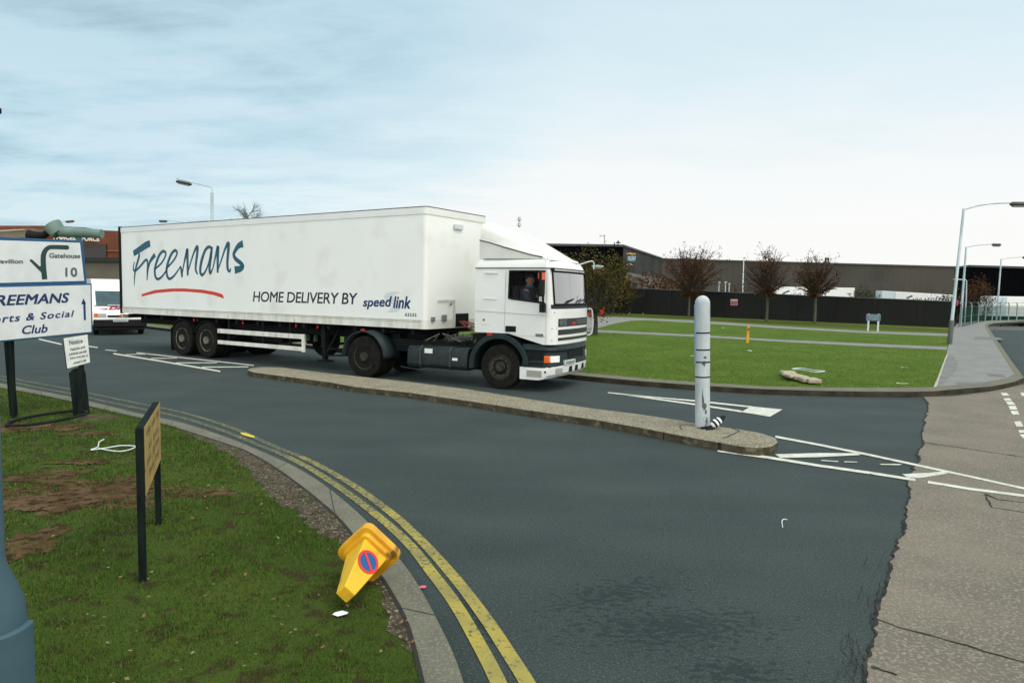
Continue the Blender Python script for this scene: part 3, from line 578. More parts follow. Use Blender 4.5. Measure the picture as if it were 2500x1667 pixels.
def wheel(name, parent, x, y, r, w, side, rim=rim_m, front=False, local=None, hub=True):
    b = MB(); s = side          # side -1: outer face towards -y
    prof = [(r*.60, -w*.42), (r*.86, -w*.5), (r*.965, -w*.47), (r, -w*.36)]
    for k in range(4): prof += [(r, -w*.36+k*w*.18+.0), (r, -w*.36+k*w*.18+w*.13), (r*.975, -w*.36+k*w*.18+w*.14), (r*.975, -w*.36+k*w*.18+w*.17)]
    prof += [(r, w*.37), (r*.965, w*.47), (r*.86, w*.5), (r*.60, w*.42)]
    b.lathe([(a, h*-s) for a, h in prof] if s > 0 else prof, 40, (0, 0, 0), 'y'); 
    t = b.build(name, tyre_m, parent, smooth=True, ang=30)
    t.matrix_local = (local or Matrix.Identity(4)) @ Matrix.Translation((x, y, r))
    b = MB()
    if front: prof = [(.001, -.06), (r*.20, -.06), (r*.22, -.03), (r*.25, .0), (r*.50, -.015), (r*.54, -.03), (r*.56, .0), (r*.60, -.02), (r*.61, .06)]
    else: prof = [(.001, -.05), (r*.20, -.05), (r*.23, .0), (r*.27, .13), (r*.48, .13), (r*.54, .10), (r*.57, -.005), (r*.61, -.02), (r*.62, .05)]
    off = -w*.40
    b.lathe([(a, (h+off)*-s) if s > 0 else (a, h+off) for a, h in prof], 36, (0, 0, 0), 'y')
    for k in range(10):
        a = 2*math.pi*k/10+.15; rr = r*.40; y0 = (off-.03 if front else off+.09)
        b.lathe([(.016, y0), (.016, y0+.06)], 8, (rr*math.cos(a), 0, rr*math.sin(a)), 'y', mi=1)
        if front: a += math.pi/10; b.lathe([(.022, off-.017), (.022, off)], 10, (r*.53*math.cos(a), 0, r*.53*math.sin(a)), 'y', mi=2)
    b.build('rim', [rim, mat('rusty_nut', (.07, .05, .032), .8), black], t, smooth=True, ang=30)
    return t
for k, xx in enumerate((-10.01*S, -8.728*S)):
    wheel('trailer_wheel', lorry, xx, .20, .505, .30, -1, rim=rimw, local=TL); wheel('trailer_wheel', lorry, xx, .53, .505, .28, -1, local=TL); wheel('trailer_wheel', lorry, xx, TWD-.2, .505, .30, 1, local=TL); wheel('trailer_wheel', lorry, xx, TWD-.53, .505, .28, 1, local=TL)
    b = MB(); A = np.linspace(math.radians(20), math.radians(160), 15); pr_ = [(.56*math.cos(a), .56*math.sin(a)) for a in A]+[(.535*math.cos(a), .535*math.sin(a)) for a in A[::-1]]
    b.prism(pr_, (0, .62, 0), (xx, .05, .505)); tpart(b, 'trailer_mudguard', black, smooth=True)
    b = MB(); b.tube([(xx, .3, .505), (xx, TWD-.3, .505)], .07, 10); tpart(b, 'axle', dark)
b = MB(); b.box(-10.01*S-.57, -10.01*S-.555, .06, .62, .12, .80); tpart(b, 'mud_flap', black)
b = MB(); zc1, zc2 = tz(.717), tz(.385); x0, x1 = -8.064*S, -4.22*S
b.box(x0, x1, 0, .03, zc1-.06, zc1+.06); b.box(x0, x1-.05, 0, .03, zc2-.055, zc2+.05); b.box(x1-.11, x1, -.004, .034, zc2-.075, zc1+.065)
tpart(b, 'side_guard', railwhite, bevel=.006)
b = MB()
for xx in (x0+.45, x0+1.9, x1-.6): b.box(xx-.03, xx+.03, .035, .08, zc2-.05, ZB-.02)
tpart(b, 'guard_bracket', dark)
b = MB(); b.box(x0-.012, x0-.001, -.002, .032, zc1-.05, zc1+.05); b.box(x0-.012, x0-.001, -.002, .032, zc2-.045, zc2+.04); tpart(b, 'side_reflector', redl)
b = MB()
for xx in (-9.3*S, -6.9*S, -4.6*S, -3.75*S): b.box(xx-.02, xx+.02, .02, .05, ZB-.13, ZB-.05)
tpart(b, 'marker_light', redl, bevel=.005)
for yy in (.28, TWD-.28):
    b = MB(); xx = -3.75*S; b.box(xx-.075, xx+.075, yy-.075, yy+.075, .55, ZB-.02); b.box(xx-.055, xx+.055, yy-.055, yy+.055, .24, .55); b.box(xx-.18, xx+.18, yy-.12, yy+.12, .20, .24); b.bar((xx-.02, yy, .3), (xx+.42, yy+.1, ZB-.1), .05); b.bar((xx, yy, .75), (xx-.5, yy+.1, ZB-.1), .05); tpart(b, 'landing_leg', dark, bevel=.008)
b = MB(); b.bar((-3.75*S, .3, .62), (-3.75*S, TWD-.3, .62), .06); b.bar((-3.7*S, .3, .52), (-1.9, .4, .60), .04); b.bar((-3.7*S, .3, .35), (-1.9, .4, .45), .04); tpart(b, 'landing_leg_brace', dark)

# ---- tractor (lorry frame: x forward, y away from the camera side, z up; origin under the near front wheel)
CWD = 2.10
plan_c = [(-.60, 0), (.19, 0), (.96, 0), (1.03, 0), (1.11, .035), (1.165, .10), (1.20, .19), (1.235, .45), (1.255, .75), (1.26, CWD/2)]
plan_c = plan_c + [(x, CWD-y) for x, y in plan_c[-2::-1]]
nc = len(plan_c)
def zl(i):
    x, y = plan_c[i]; bot = 1.165 if x < .41 else .97
    near_side = y < .001 or y > CWD-.001
    return [bot if x >= .41 else 1.165, 1.30, 1.60, 1.69, 1.775, (1.885 if x < .5 else 1.80) if near_side else 1.83, 2.44, 2.50, 2.60, 2.67, 2.70]
setb = [0, 0, 0, 0.0, .01, .02, .085, .10, .16, .26, .40]; tum = [0, 0, 0, 0, 0, .0, .02, .02, .045, .10, .2]
def cabgrid(inset=0.):
    v = []
    for k in range(11):
        for i in range(nc):
            x, y = plan_c[i]; fr = max(0, min(1, (x-.95)/.25)); s = 1 if y < CWD/2 else -1
            if abs(y-CWD/2) < 1e-6: s = 0
            xx = x-setb[k]*fr; yy = y+s*tum[k]*(1-.4*fr)
            if k >= 8 and x < -.5: xx += (k-7)*.03
            if inset: xx -= inset*(1 if x > .2 else -1); yy += inset*s
            v.append((xx, yy, zl(i)[k]+(-inset if k > 8 else inset if k == 0 else 0)))
    return v
WSI = set(range(5, nc-6))
def hole(k, i):
    if i in WSI and k in (4, 5): return True
    if (i == 1 or i == nc-3) and k == 5: return True
    return False
b = MB(); V = cabgrid(); F = []
for k in range(10):
    for i in range(nc):
        if hole(k, i): continue
        j = (i+1) % nc; F.append((k*nc+i, k*nc+j, (k+1)*nc+j, (k+1)*nc+i))
F.append(tuple(10*nc+i for i in range(nc)))
# step the sill between the door and the flank
b.add(V, F); cab = b.build('cab', white, lorry, smooth=True, ang=28)
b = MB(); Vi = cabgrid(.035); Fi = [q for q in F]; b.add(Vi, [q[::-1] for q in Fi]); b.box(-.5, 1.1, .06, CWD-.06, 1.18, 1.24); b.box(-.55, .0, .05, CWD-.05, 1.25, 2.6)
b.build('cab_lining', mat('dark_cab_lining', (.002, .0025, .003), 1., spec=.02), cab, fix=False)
# windscreen, rubber and wiper panel
def cabpt(i, k, off=0.):
    p = np.array(V[k*nc+i]); c = np.array([.3, CWD/2, p[2]]); d = p-c; d /= np.linalg.norm(d); return p+d*off
idx = list(range(5, nc-5))
b = MB(); nI = len(idx); b.add([cabpt(i, k, -.006) for k in (4, 5, 6) for i in idx], [(k*nI+j, k*nI+j+1, (k+1)*nI+j+1, (k+1)*nI+j) for k in (0, 1) for j in range(nI-1)])
b.build('windscreen', glass('windscreen_glass', (.50, .56, .56), .46), cab, smooth=True)
b = MB(); b.tube([cabpt(i, 4, .004) for i in idx]+[cabpt(idx[-1], 6, .004)]+[cabpt(i, 6, .004) for i in idx[::-1]]+[cabpt(idx[0], 4, .004)], .022, 6); b.build('windscreen_seal', black, cab, smooth=True)
b = MB(); b.add([cabpt(i, k, .005) for k in (3, 4) for i in range(4, nc-4)], [(j, j+1, j+1+nc-8, j+nc-8) for j in range(nc-9)]); b.build('scuttle_panel', plastic, cab)
b = MB()
for q in (7, 9, 11):
    a = cabpt(q, 4, .03); b.tube([a, a+np.array([.005, .10, .03]), a+np.array([-.02, .52, .10])], .010, 5); b.tube([a+np.array([-.015, .12, .06]), a+np.array([-.03, .62, .13])], .008, 5)
b.build('wiper', black, cab)
b = MB(); b.tube([cabpt(i, 7, .012) for i in range(0, nc)], .012, 6); b.build('gutter_seam', mat('dark_seam', (.10, .10, .09), .7), cab)  # dark grey bead along the gutter line
b = MB(); a = cabpt(5, 6, .03); b.box(a[0]-.03, a[0]+.03, a[1]-.03, a[1]+.03, a[2], a[2]+.07); b.build('marker_lamp', dark, cab, bevel=.01)
# side window
wpt = [V[5*nc+1], V[5*nc+2], V[6*nc+2], V[6*nc+1]]
b = MB(); q = [np.array(p)+np.array([0, .012, 0]) for p in wpt]; b.add(q, [(0, 1, 2, 3)]); b.build('side_window', glass('side_glass', (.90, .93, .93), .0, fk=.12), cab, fix=False)
b = MB(); q = [np.array(p)+np.array([0, -.004, 0]) for p in wpt]; b.tube(q+[q[0]], .022, 6); b.build('window_seal', black, cab, smooth=True)
wq = [V[5*nc+nc-2], V[5*nc+nc-3], V[6*nc+nc-3], V[6*nc+nc-2]]
b = MB(); b.add([np.array(p)-np.array([0, .012, 0]) for p in wq], [(0, 1, 2, 3)]); b.build('side_window', MATS.get('x') or bpy.data.materials['side_glass'], cab, fix=False)
# door outline, handle, creases, badge
seam = mat('panel_gap', (.36, .37, .36), .8)
b = MB()
for x0_, z0_, x1_, z1_ in ((.095, 1.20, .115, 2.44), (1.025, .97, 1.03, 2.44), (.115, 1.195, .41, 1.145), (.42, 1.135, 1.03, 1.13)): b.bar((x0_, -.001, z0_), (x1_, -.001, z1_), .004, .011, up=(0, 1, 0))
b.bar((-.6, -.002, 1.615), (1.03, -.002, 1.555), .006, .016, up=(0, 1, 0))
b.build('door_seam', seam, cab)
b = MB(); b.bar((-.38, -.004, 2.40), (-.08, -.004, 2.395), .012, .03, up=(0, 1, 0)); b.bar((-.40, -.004, 1.87), (-.08, -.004, 1.86), .012, .03, up=(0, 1, 0)); b.build('panel_crease', white, cab, bevel=.005)
b = MB(); b.box(.12, .36, -.012, .0, 1.20, 1.32); b.build('door_handle', black, cab, bevel=.015)
b = MB(); b.box(.80, .97, -.008, .0, 1.125, 1.185); b.build('side_badge', mat('grey_badge', (.13, .15, .15), .5), cab, bevel=.004)
b = MB(); b.box(-.41, -.365, -.006, .0, 1.405, 1.45); b.build('red_sticker', mat('red_sticker', (.35, .04, .05), .5), cab)
b = MB()
for k in range(4): b.box(-.43+k*.045, -.40+k*.045, -.005, 0, 1.325, 1.335)
b.build('sticker_text', mat('pale_blue_ink', (.35, .42, .5), .5), cab)
# grille slots
def fquad(y0, y1, z0, z1, off):
    P = []; ys = np.linspace(y0, y1, 12); xs = [np.interp(y, [p[1] for p in plan_c[3:10]], [p[0] for p in plan_c[3:10]]) if y <= CWD/2 else np.interp(CWD-y, [p[1] for p in plan_c[3:10]], [p[0] for p in plan_c[3:10]]) for y in ys]
    return [(x+off, y, z) for z in (z0, z1) for x, y in zip(xs, ys)]
for z0_, z1_ in ((1.325, 1.49), (1.16, 1.27), (1.045, 1.105)):
    b = MB(); vv = fquad(.20, CWD-.20, z0_, z1_, .004); b.add(vv, [(j, j+1, j+13, j+12) for j in range(11)]); g = b.build('grille_slot', mat('grille_black', (.012, .018, .018), .5, (.02, .028, .028), 30.), cab, fix=False)
    if z0_ > 1.3:
        b = MB(); q = fquad(.24, .56, z0_+.02, z1_-.02, .007); text_box(b, '95', [q[0], q[11], q[23], q[12]], (0, 0, 0), shear=.1, bold=.03); b.build('model_number', mat('grille_grey', (.11, .14, .14), .5), g, fix=False)
        b = MB(); q = fquad(.82, 1.02, z0_+.03, z0_+.085, .007); b.add([q[0], q[11], q[23], q[12]], [(0, 1, 2, 3)]); b.build('emblem', redl, g, fix=False)
        b = MB()
        for zq in (z0_+.05, z0_+.1):
            q = fquad(1.08, CWD-.25, zq, zq+.018, .007); b.add(q, [(j, j+1, j+13, j+12) for j in range(11)])
        b.build('grille_bar', mat('grille_grey', (.11, .14, .14), .5), g, fix=False)
b = MB()
for (y_, z_) in ((.06, 1.06), (.06, 1.30), (.10, 1.62), (.16, 1.30)):
    x_ = np.interp(y_, [p[1] for p in plan_c[3:10]], [p[0] for p in plan_c[3:10]]); b.lathe([(.012, -.006), (.012, .006)], 8, (x_, y_-.005, z_), 'y')
b.build('fixing_screw', mat('grey_screw', (.22, .22, .21), .5), cab)
# grab rails at the far front corner
b = MB(); b.tube(smooth_line([np.array(p) for p in ((1.19, CWD-.12, 1.66), (1.27, CWD-.06, 1.62), (1.27, CWD-.04, 1.15), (1.19, CWD-.12, 1.08))], 4), .016, 6); b.build('grab_rail', mat('pale_rail', (.5, .55, .55), .4), cab, smooth=True)
b = MB(); b.tube(smooth_line([np.array(p) for p in ((.98, CWD-.3, 2.62), (1.2, CWD-.1, 2.72), (1.27, CWD-.03, 2.70), (1.27, CWD-.02, 2.55))], 4), .014, 6); b.build('mirror_arm', mat('pale_rail', (.5, .55, .55), .4), cab, smooth=True)
b = MB(); b.lathe([(.001, -.06), (.08, -.05), (.13, -.01), (.135, .02), (.001, .03)], 14, (1.30, CWD+.16, 2.62)); b.build('kerb_mirror', mat('pale_rail', (.5, .55, .55), .4), cab, smooth=True)
# near mirror
b = MB(); b.tube([(1.0, -.01, 2.44), (1.03, -.22, 2.42), (1.03, -.22, 1.86), (1.0, -.01, 1.78)], .014, 6); b.build('mirror_arm', black, cab)
b = MB(); b.box(.985, 1.045, -.34, -.12, 1.95, 2.44); b.build('mirror', black, cab, bevel=.025)
b = MB(); b.box(1.046, 1.05, -.31, -.15, 2.26, 2.40); b.box(.965, .984, -.31, -.18, 2.28, 2.40); b.build('orange_sticker', mat('orange_sticker', (.70, .10, .02), .5), cab)
b = MB(); b.box(.96, .975, -.09, .0, 1.63, 1.80); b.box(.93, 1.04, -.15, -.06, 1.62, 1.79); b.build('kerb_view_mirror', black, cab, bevel=.02)
b = MB(); b.box(.86, .95, -.002, .006, 1.835, 1.93); b.build('tax_disc', mat('pale_disc', (.55, .55, .42), .5), cab)
# steering wheel and dash
b = MB(); P = [(0.75+.20*math.cos(a)*.5, .55+.22*math.sin(a), 1.86+.20*math.cos(a)*.85) for a in np.linspace(0, 2*math.pi, 24)]; b.tube(P, .018, 6, cap=False); b.bar((.75, .55, 1.86), (.95, .55, 1.66), .05); b.bar((.75, .34, 1.86), (.75, .76, 1.86), .03); b.build('steering_wheel', black, cab, smooth=True)
b = MB(); b.box(.85, 1.12, .12, CWD-.12, 1.45, 1.80); b.box(.86, 1.05, .30, .85, 1.801, 1.90); b.box(.90, 1.06, 1.25, 1.85, 1.801, 1.93); b.build('dashboard', mat('dash_grey', (.02, .025, .027), .6), cab, bevel=.04)
b = MB(); b.box(.15, .6, .25, .8, 1.25, 1.5); b.box(.10, .24, .27, .78, 1.5, 2.15); b.box(.15, .6, CWD-.8, CWD-.25, 1.25, 1.5); b.box(.10, .24, CWD-.78, CWD-.27, 1.5, 2.15); b.build('seat', mat('dark_seat', (.015, .015, .02), .9), cab, bevel=.05)
# roof fairing
b = MB(); SX = [(-.56, 3.50, 3.08, .10), (-.3, 3.40, 3.02, .10), (0., 3.26, 2.93, .11), (.3, 3.10, 2.85, .12), (.6, 2.92, 2.77, .14), (.85, 2.77, 2.72, .18), (1.0, 2.68, 2.685, .27)]
ys = [0, .0, .05, .10, .22, .5, .5*(CWD)]; n = 13; VV = []
for x, zt_, zf, y0 in SX:
    h = zt_-zf; hw = CWD/2-y0
    prof = [(y0, 2.66), (y0, zf), (y0+.03, zf+.02), (y0+.05, zf+h*.55), (y0+.14, zf+h*.84), (y0+.34, zf+h*.97), (CWD/2, zt_)]
    prof = prof + [(CWD-y, z) for y, z in prof[-2::-1]]
    VV += [(x, y, z) for y, z in prof]
k = len(SX); b.add(VV, [(i*n+j, i*n+j+1, (i+1)*n+j+1, (i+1)*n+j) for i in range(k-1) for j in range(n-1)]+[tuple(range(n)), tuple((k-1)*n+j for j in range(n))])
b.build('roof_fairing', mat('fairing_white', (.66, .66, .60), .5, (.60, .60, .54), 1.5), lorry, smooth=True, ang=50)
b = MB(); b.tube([(x, y0-.004, zf+.004) for x, zt_, zf, y0 in SX[:-1]], .014, 6); b.build('fairing_seam', mat('dark_seam', (.10, .10, .09), .7), lorry)
b = MB(); b.bar((-.45, .075, 2.69), (.93, .13, 2.678), .02, .014); b.build('roof_seam', mat('dark_seam', (.10, .10, .09), .7), lorry)
# lower dark skirt, wheel arch, bumper, lights
b = MB(); r1 = .70; cxw, czw = -.03, .455
A = np.linspace(math.radians(5), math.radians(186), 26)
pr_ = [(cxw+r1*math.cos(a), czw+r1*math.sin(a)) for a in A]+[(cxw+.585*math.cos(a), czw+.585*math.sin(a)) for a in A[::-1]]
b.prism(pr_, (0, .42, 0), (0, -.02, 0)); arch = b.build('front_mudguard', plastic, lorry, smooth=True, bevel=.015, ang=50)
b = MB(); b.prism([(cxw+.60*math.cos(a), czw+.60*math.sin(a)) for a in np.linspace(0, math.pi, 20)]+[(cxw-.60, .3), (cxw+.60, .3)], (0, .04, 0), (0, .42, 0)); b.build('arch_backing', dark, lorry)  # dark plate added behind the wheel to darken the arch gap
b = MB(); b.box(-.75, .95, .46, CWD-.46, .32, 1.12); b.build('engine_bay_filler', dark, lorry)  # plain dark box added to fill the bay and darken the arch
b = MB(); b.box(-.30, -.18, -.03, .02, 1.10, 1.155); b.build('side_marker', redl, arch, bevel=.006)
b = MB(); plan_b = [(.50, .02), (1.0, .0), (1.09, .03), (1.17, .12), (1.24, .30), (1.285, .65), (1.30, CWD/2)]; plan_b += [(x, CWD-y) for x, y in plan_b[-2::-1]]
nb_ = len(plan_b); zs = [.50, .56, .62, .80, .86, .965]; so_ = [0, .0, -.015, -.03, .0, -.045]
VV = [(x+o*(x > .9), y+(o*-1 if y < .2 else o if y > CWD-.2 else 0), z) for z, o in zip(zs, so_) for x, y in plan_b]
b.add(VV, [(k*nb_+i, k*nb_+i+1, (k+1)*nb_+i+1, (k+1)*nb_+i) for k in range(5) for i in range(nb_-1)]+[tuple(5*nb_+i for i in range(nb_)), tuple(range(nb_))]); bump = b.build('front_panel', plastic, lorry, smooth=True, ang=30)
b = MB(); b.box(.60, .98, -.004, .02, .66, .80); b.box(.60, .98, -.004, .02, .56, .60); b.build('step_recess', black, bump)
b = MB(); zs = [.25, .33, .48, .497]; so_ = [-.10, -.02, 0, -.02]; plan_w = [(.46, .0), (.98, -.01), (1.08, .02), (1.17, .11), (1.245, .30), (1.29, .65), (1.305, CWD/2)]; plan_w += [(x, CWD-y) for x, y in plan_w[-2::-1]]
bz = [0, .0, .02, .035, .05, .055, .055]; bz = bz + bz[-2::-1]
VV = [(x+o*(x > .9), y, z+bq*1.0) for z, o in zip(zs, so_) for (x, y), bq in zip(plan_w, bz)]
b.add(VV, [(k*nb_+i, k*nb_+i+1, (k+1)*nb_+i+1, (k+1)*nb_+i) for k in range(3) for i in range(nb_-1)]+[tuple(3*nb_+i for i in range(nb_)), tuple(range(nb_))]); bw = b.build('bumper', white, lorry, smooth=True, ang=30)
b = MB(); b.box(.62, .95, -.014, -.002, .31, .44); b.build('step_recess', mat('grey_step', (.30, .30, .26), .7), bw)
b = MB(); b.lathe([(.022, -.012), (.022, .0)], 12, (1.02, .008, .42), 'y'); b.build('bumper_hole', black, bw)
def frontbox(name, y0, y1, z0, z1, m, parent, off=0., th=.02):
    bb = MB(); xs = [np.interp(y if y <= CWD/2 else CWD-y, [p[1] for p in plan_w[2:7]], [p[0] for p in plan_w[2:7]]) for y in (y0, y1)]
    v = [(x+o, y, z) for o in (off-.03, off+th) for z in (z0, z1) for x, y in zip(xs, (y0, y1))]
    bb.add(v, [(4, 5, 7, 6), (0, 2, 3, 1), (0, 1, 5, 4), (2, 6, 7, 3), (0, 4, 6, 2), (1, 3, 7, 5)]); return bb.build(name, m, parent, bevel=.006)
frontbox('fog_lamp', .16, .36, .40, .49, glassy, bw, 0, .006)
for y0 in (.66, .98, 1.40): frontbox('bumper_slot', y0, y0+.14, .385, .50, black, bw, 0, .004)
frontbox('fog_lamp', CWD-.36, CWD-.16, .40, .49, glassy, bw, 0, .006)
b = MB(); b.box(.985, 1.10, -.006, .06, .60, .745); ind = b.build('indicator', orange, bump, bevel=.02)
frontbox('headlamp', .06, .26, .61, .74, lampw, bump, -.01, .01)
frontbox('headlamp', CWD-.26, CWD-.06, .63, .76, lampw, bump, -.01, .01)
frontbox('front_recess', .62, 1.50, .66, .80, black, bump, -.01, .004)
pl = frontbox('number_plate', .42, .92, .545, .635, mat('plate_white', (.45, .50, .48), .5), bump, .012, .012)
b = MB()
for k in range(7): yq = .47+k*.06; xq = np.interp(yq, [p[1] for p in plan_w[2:7]], [p[0] for p in plan_w[2:7]])+.0255; b.box(xq-.001, xq, yq, yq+.032, .567, .613)
b.build('plate_mark', signg, pl)
# chassis, tank, wheels of the tractor
b = MB(); b.box(-4.2, .9, .50, .62, .62, .90); b.box(-4.2, .9, CWD-.62, CWD-.50, .62, .90); b.box(-.9, .9, .45, CWD-.45, .55, 1.10); b.box(-4.3, -4.2, .3, CWD-.3, .6, .9); b.box(-2.6, -1.0, .62, CWD-.62, .5, .9); b.build('tractor_chassis', dark, lorry)
b = MB(); b.lathe([(.001, .98), (.52, .98), (.56, 1.02), (.56, 1.07), (.001, 1.08)], 24, (-3.3, CWD/2, .02)); b.box(-3.7, -2.9, .6, CWD-.6, .88, 1.02); b.build('fifth_wheel', dark, lorry)
b = MB(); x0, x1 = -2.33, -.80; prt = [(.10, .32), (.55, .32), (.62, .38), (.62, .74), (.55, .80), (.14, .80), (.06, .72), (.04, .40)]
b.add([(x, y, z) for x in (x0, x1) for y, z in prt], [tuple(range(7, -1, -1)), tuple(range(8, 16))]+[(i, (i+1) % 8, (i+1) % 8+8, i+8) for i in range(8)]); tank = b.build('fuel_tank', mat('tank_black', (.010, .015, .016), .45, (.018, .025, .024), 7., spec=.3), lorry, smooth=True, bevel=.02, ang=50)
for xx in (-1.98, -1.22):
    b = MB(); o_ = [(y+(y-.33)*.05, z+(z-.56)*.05) for y, z in prt]; n = 8
    b.add([(x, y, z) for x in (xx-.025, xx+.025) for y, z in o_], [tuple(range(7, -1, -1)), tuple(range(8, 16))]+[(i, (i+1) % n, (i+1) % n+n, i+n) for i in range(n)]); b.build('tank_strap', mat('strap_grey', (.022, .03, .03), .6), tank)
b = MB(); b.box(-1.86, -1.66, .030, .042, .655, .755); b.box(-1.16, -1.03, .030, .042, .53, .585); b.build('tank_label', mat('label_white', (.75, .76, .7), .5), tank)
b = MB(); b.tube([(-2.6, .2, .30), (-2.2, .1, .28), (-.75, .1, .27)], .012, 6); b.build('tank_rail', mat('strap_grey', (.035, .045, .045), .5), lorry)
b = MB()
for k in range(26):
    x = -1.9+random.random()*1.1; y = .3+random.random()*.8; b.tube([(x, y, .90), (x+random.uniform(-.2, .2), y+random.uniform(-.2, .2), 1.0+random.random()*.06), (x+random.uniform(-.3, .3), y+random.uniform(-.3, .3), .92)], .016, 5)
b.box(-1.75, -.95, .65, 1.4, .905, .93); b.build('catwalk_clutter', mat('dull_pipework', (.10, .10, .09), .6, (.02, .02, .018), 9.), lorry)
for y_, sd in ((.16, -1), (CWD-.16, 1)): wheel('front_wheel', lorry, 0, y_, .46, .30, sd, front=True)
for y_, sd in ((.16, -1), (.48, -1), (CWD-.16, 1), (CWD-.48, 1)): wheel('drive_wheel', lorry, -3.50, y_, .48, .28, sd)
b = MB(); b.tube([(-3.5, .3, .48), (-3.5, CWD-.3, .48)], .09, 10); b.tube([(0, .3, .46), (0, CWD-.3, .46)], .06, 10); b.build('axle', dark, lorry)
b = MB(); A = np.linspace(math.radians(-2), math.radians(182), 24); pr_ = [(.60*math.cos(a), .60*math.sin(a)) for a in A]+[(.565*math.cos(a), .565*math.sin(a)) for a in A[::-1]]
for y_ in (-.02, CWD-.60): b.prism(pr_, (0, .62, 0), (-3.5, y_, .48))
g = b.build('rear_mudguard', plastic, lorry, smooth=True, ang=50)
b = MB(); b.box(-3.55, -3.46, -.03, .02, 1.075, 1.115); b.build('side_marker', redl, g)

# ------------------------------------------------------------------ people: the driver in the cab
def skin_body(name, chains, m, parent=None, sub=1):
    """chains: list of lists of (x,y,z,r); chain heads are welded to the nearest existing vertex"""
    vs = []; es = []; rs = []
    for ch in chains:
        prev = None
        for k, (x, y, z, r) in enumerate(ch):
            hit = None
            if k == 0:
                for i, p in enumerate(vs):
                    if abs(p[0]-x)+abs(p[1]-y)+abs(p[2]-z) < 1e-4: hit = i
            if hit is None: vs.append((x, y, z)); rs.append(r); hit = len(vs)-1
            if prev is not None: es.append((prev, hit))
            prev = hit
    me = bpy.data.meshes.new(name); me.from_pydata(vs, es, []); o = bpy.data.objects.new(name, me); COL.objects.link(o)
    sk = o.modifiers.new('skin', 'SKIN'); sd = me.skin_vertices[0].data
    for i, r in enumerate(rs): sd[i].radius = (r, r) if not hasattr(r, '__len__') else r
    sd[0].use_root = True; o.modifiers.new('sub', 'SUBSURF').levels = sub; o.modifiers['sub'].render_levels = 2
    dg = bpy.context.evaluated_depsgraph_get(); dg.update(); me2 = bpy.data.meshes.new_from_object(o.evaluated_get(dg)); bpy.data.objects.remove(o)
    me2.materials.clear(); me2.materials.append(m); me2.polygons.foreach_set('use_smooth', [True]*len(me2.polygons)); o = bpy.data.objects.new(name, me2); COL.objects.link(o)
    if parent is not None: o.parent = parent
    return o
skin_m = mat('skin', (.42, .20, .13), .55, (.36, .16, .10), 14.)
hair_m = mat('dark_hair', (.020, .012, .008), .7)
cloth_m = mat('dark_blue_jacket', (.014, .022, .036), .9, (.02, .03, .045), 9.)
shirt_m = mat('blue_grey_shirt', (.075, .12, .15), .9)
HD = CF.side(1293, 686, .42)               # head centre in the lorry frame
hx, hz, hy = HD[0], HD[1], .42
driver = thing('person', 'driver in dark blue jacket seated at the open cab window, looking towards the camera', 'person', CF.w(hx, hy, 0), -.45)
# body continuous: pelvis, torso, neck, head, arms, legs (local: x forward, -y to the camera, origin under the head)
pz = hz-.72
body_ch = [[(-.06, 0, pz, .15), (-.05, 0, pz+.19, (.16, .13)), (-.03, 0, pz+.39, (.18, .13)), (-.01, 0, pz+.53, (.15, .11)), (0, 0, pz+.605, .062), (.005, 0, pz+.645, .060), (.014, -.01, pz+.69, .082), (.02, -.012, pz+.745, .102), (.012, -.012, pz+.82, .080)],
           [(-.01, 0, pz+.53, .11), (.0, -.19, pz+.50, .070), (.10, -.26, pz+.27, .055), (.28, -.17, pz+.18, .045), (.42, -.06, pz+.25, .034)],
           [(-.01, 0, pz+.53, .11), (.0, .19, pz+.50, .070), (.10, .24, pz+.25, .055), (.30, .14, pz+.18, .045), (.44, .08, pz+.25, .034)],
           [(-.06, 0, pz, .15), (.18, -.11, pz+.02, .085), (.42, -.13, pz+.0, .070), (.46, -.13, pz-.30, .055)],
           [(-.06, 0, pz, .15), (.18, .11, pz+.02, .085), (.42, .13, pz+.0, .070), (.46, .13, pz-.30, .055)]]
skin_body('body', body_ch, skin_m, driver)
gr = lambda r, d: (r[0]+d, r[1]+d) if hasattr(r, '__len__') else r+d
cl = [[(x, y, z, gr(r, .028)) for x, y, z, r in body_ch[0][:5]], [(x, y, z, gr(r, .022)) for x, y, z, r in body_ch[1][:4]], [(x, y, z, gr(r, .022)) for x, y, z, r in body_ch[2][:4]]]
skin_body('jacket', cl, cloth_m, driver)
skin_body('trousers', [[(x, y, z, gr(r, .012)) for x, y, z, r in body_ch[3]], [(x, y, z, gr(r, .012)) for x, y, z, r in body_ch[4]]], cloth_m, driver)
b = MB(); b.lathe([(.090, 0), (.076, .045), (.072, .05), (.068, .01)], 18, (.0, 0, pz+.595)); b.build('collar', shirt_m, driver, smooth=True)
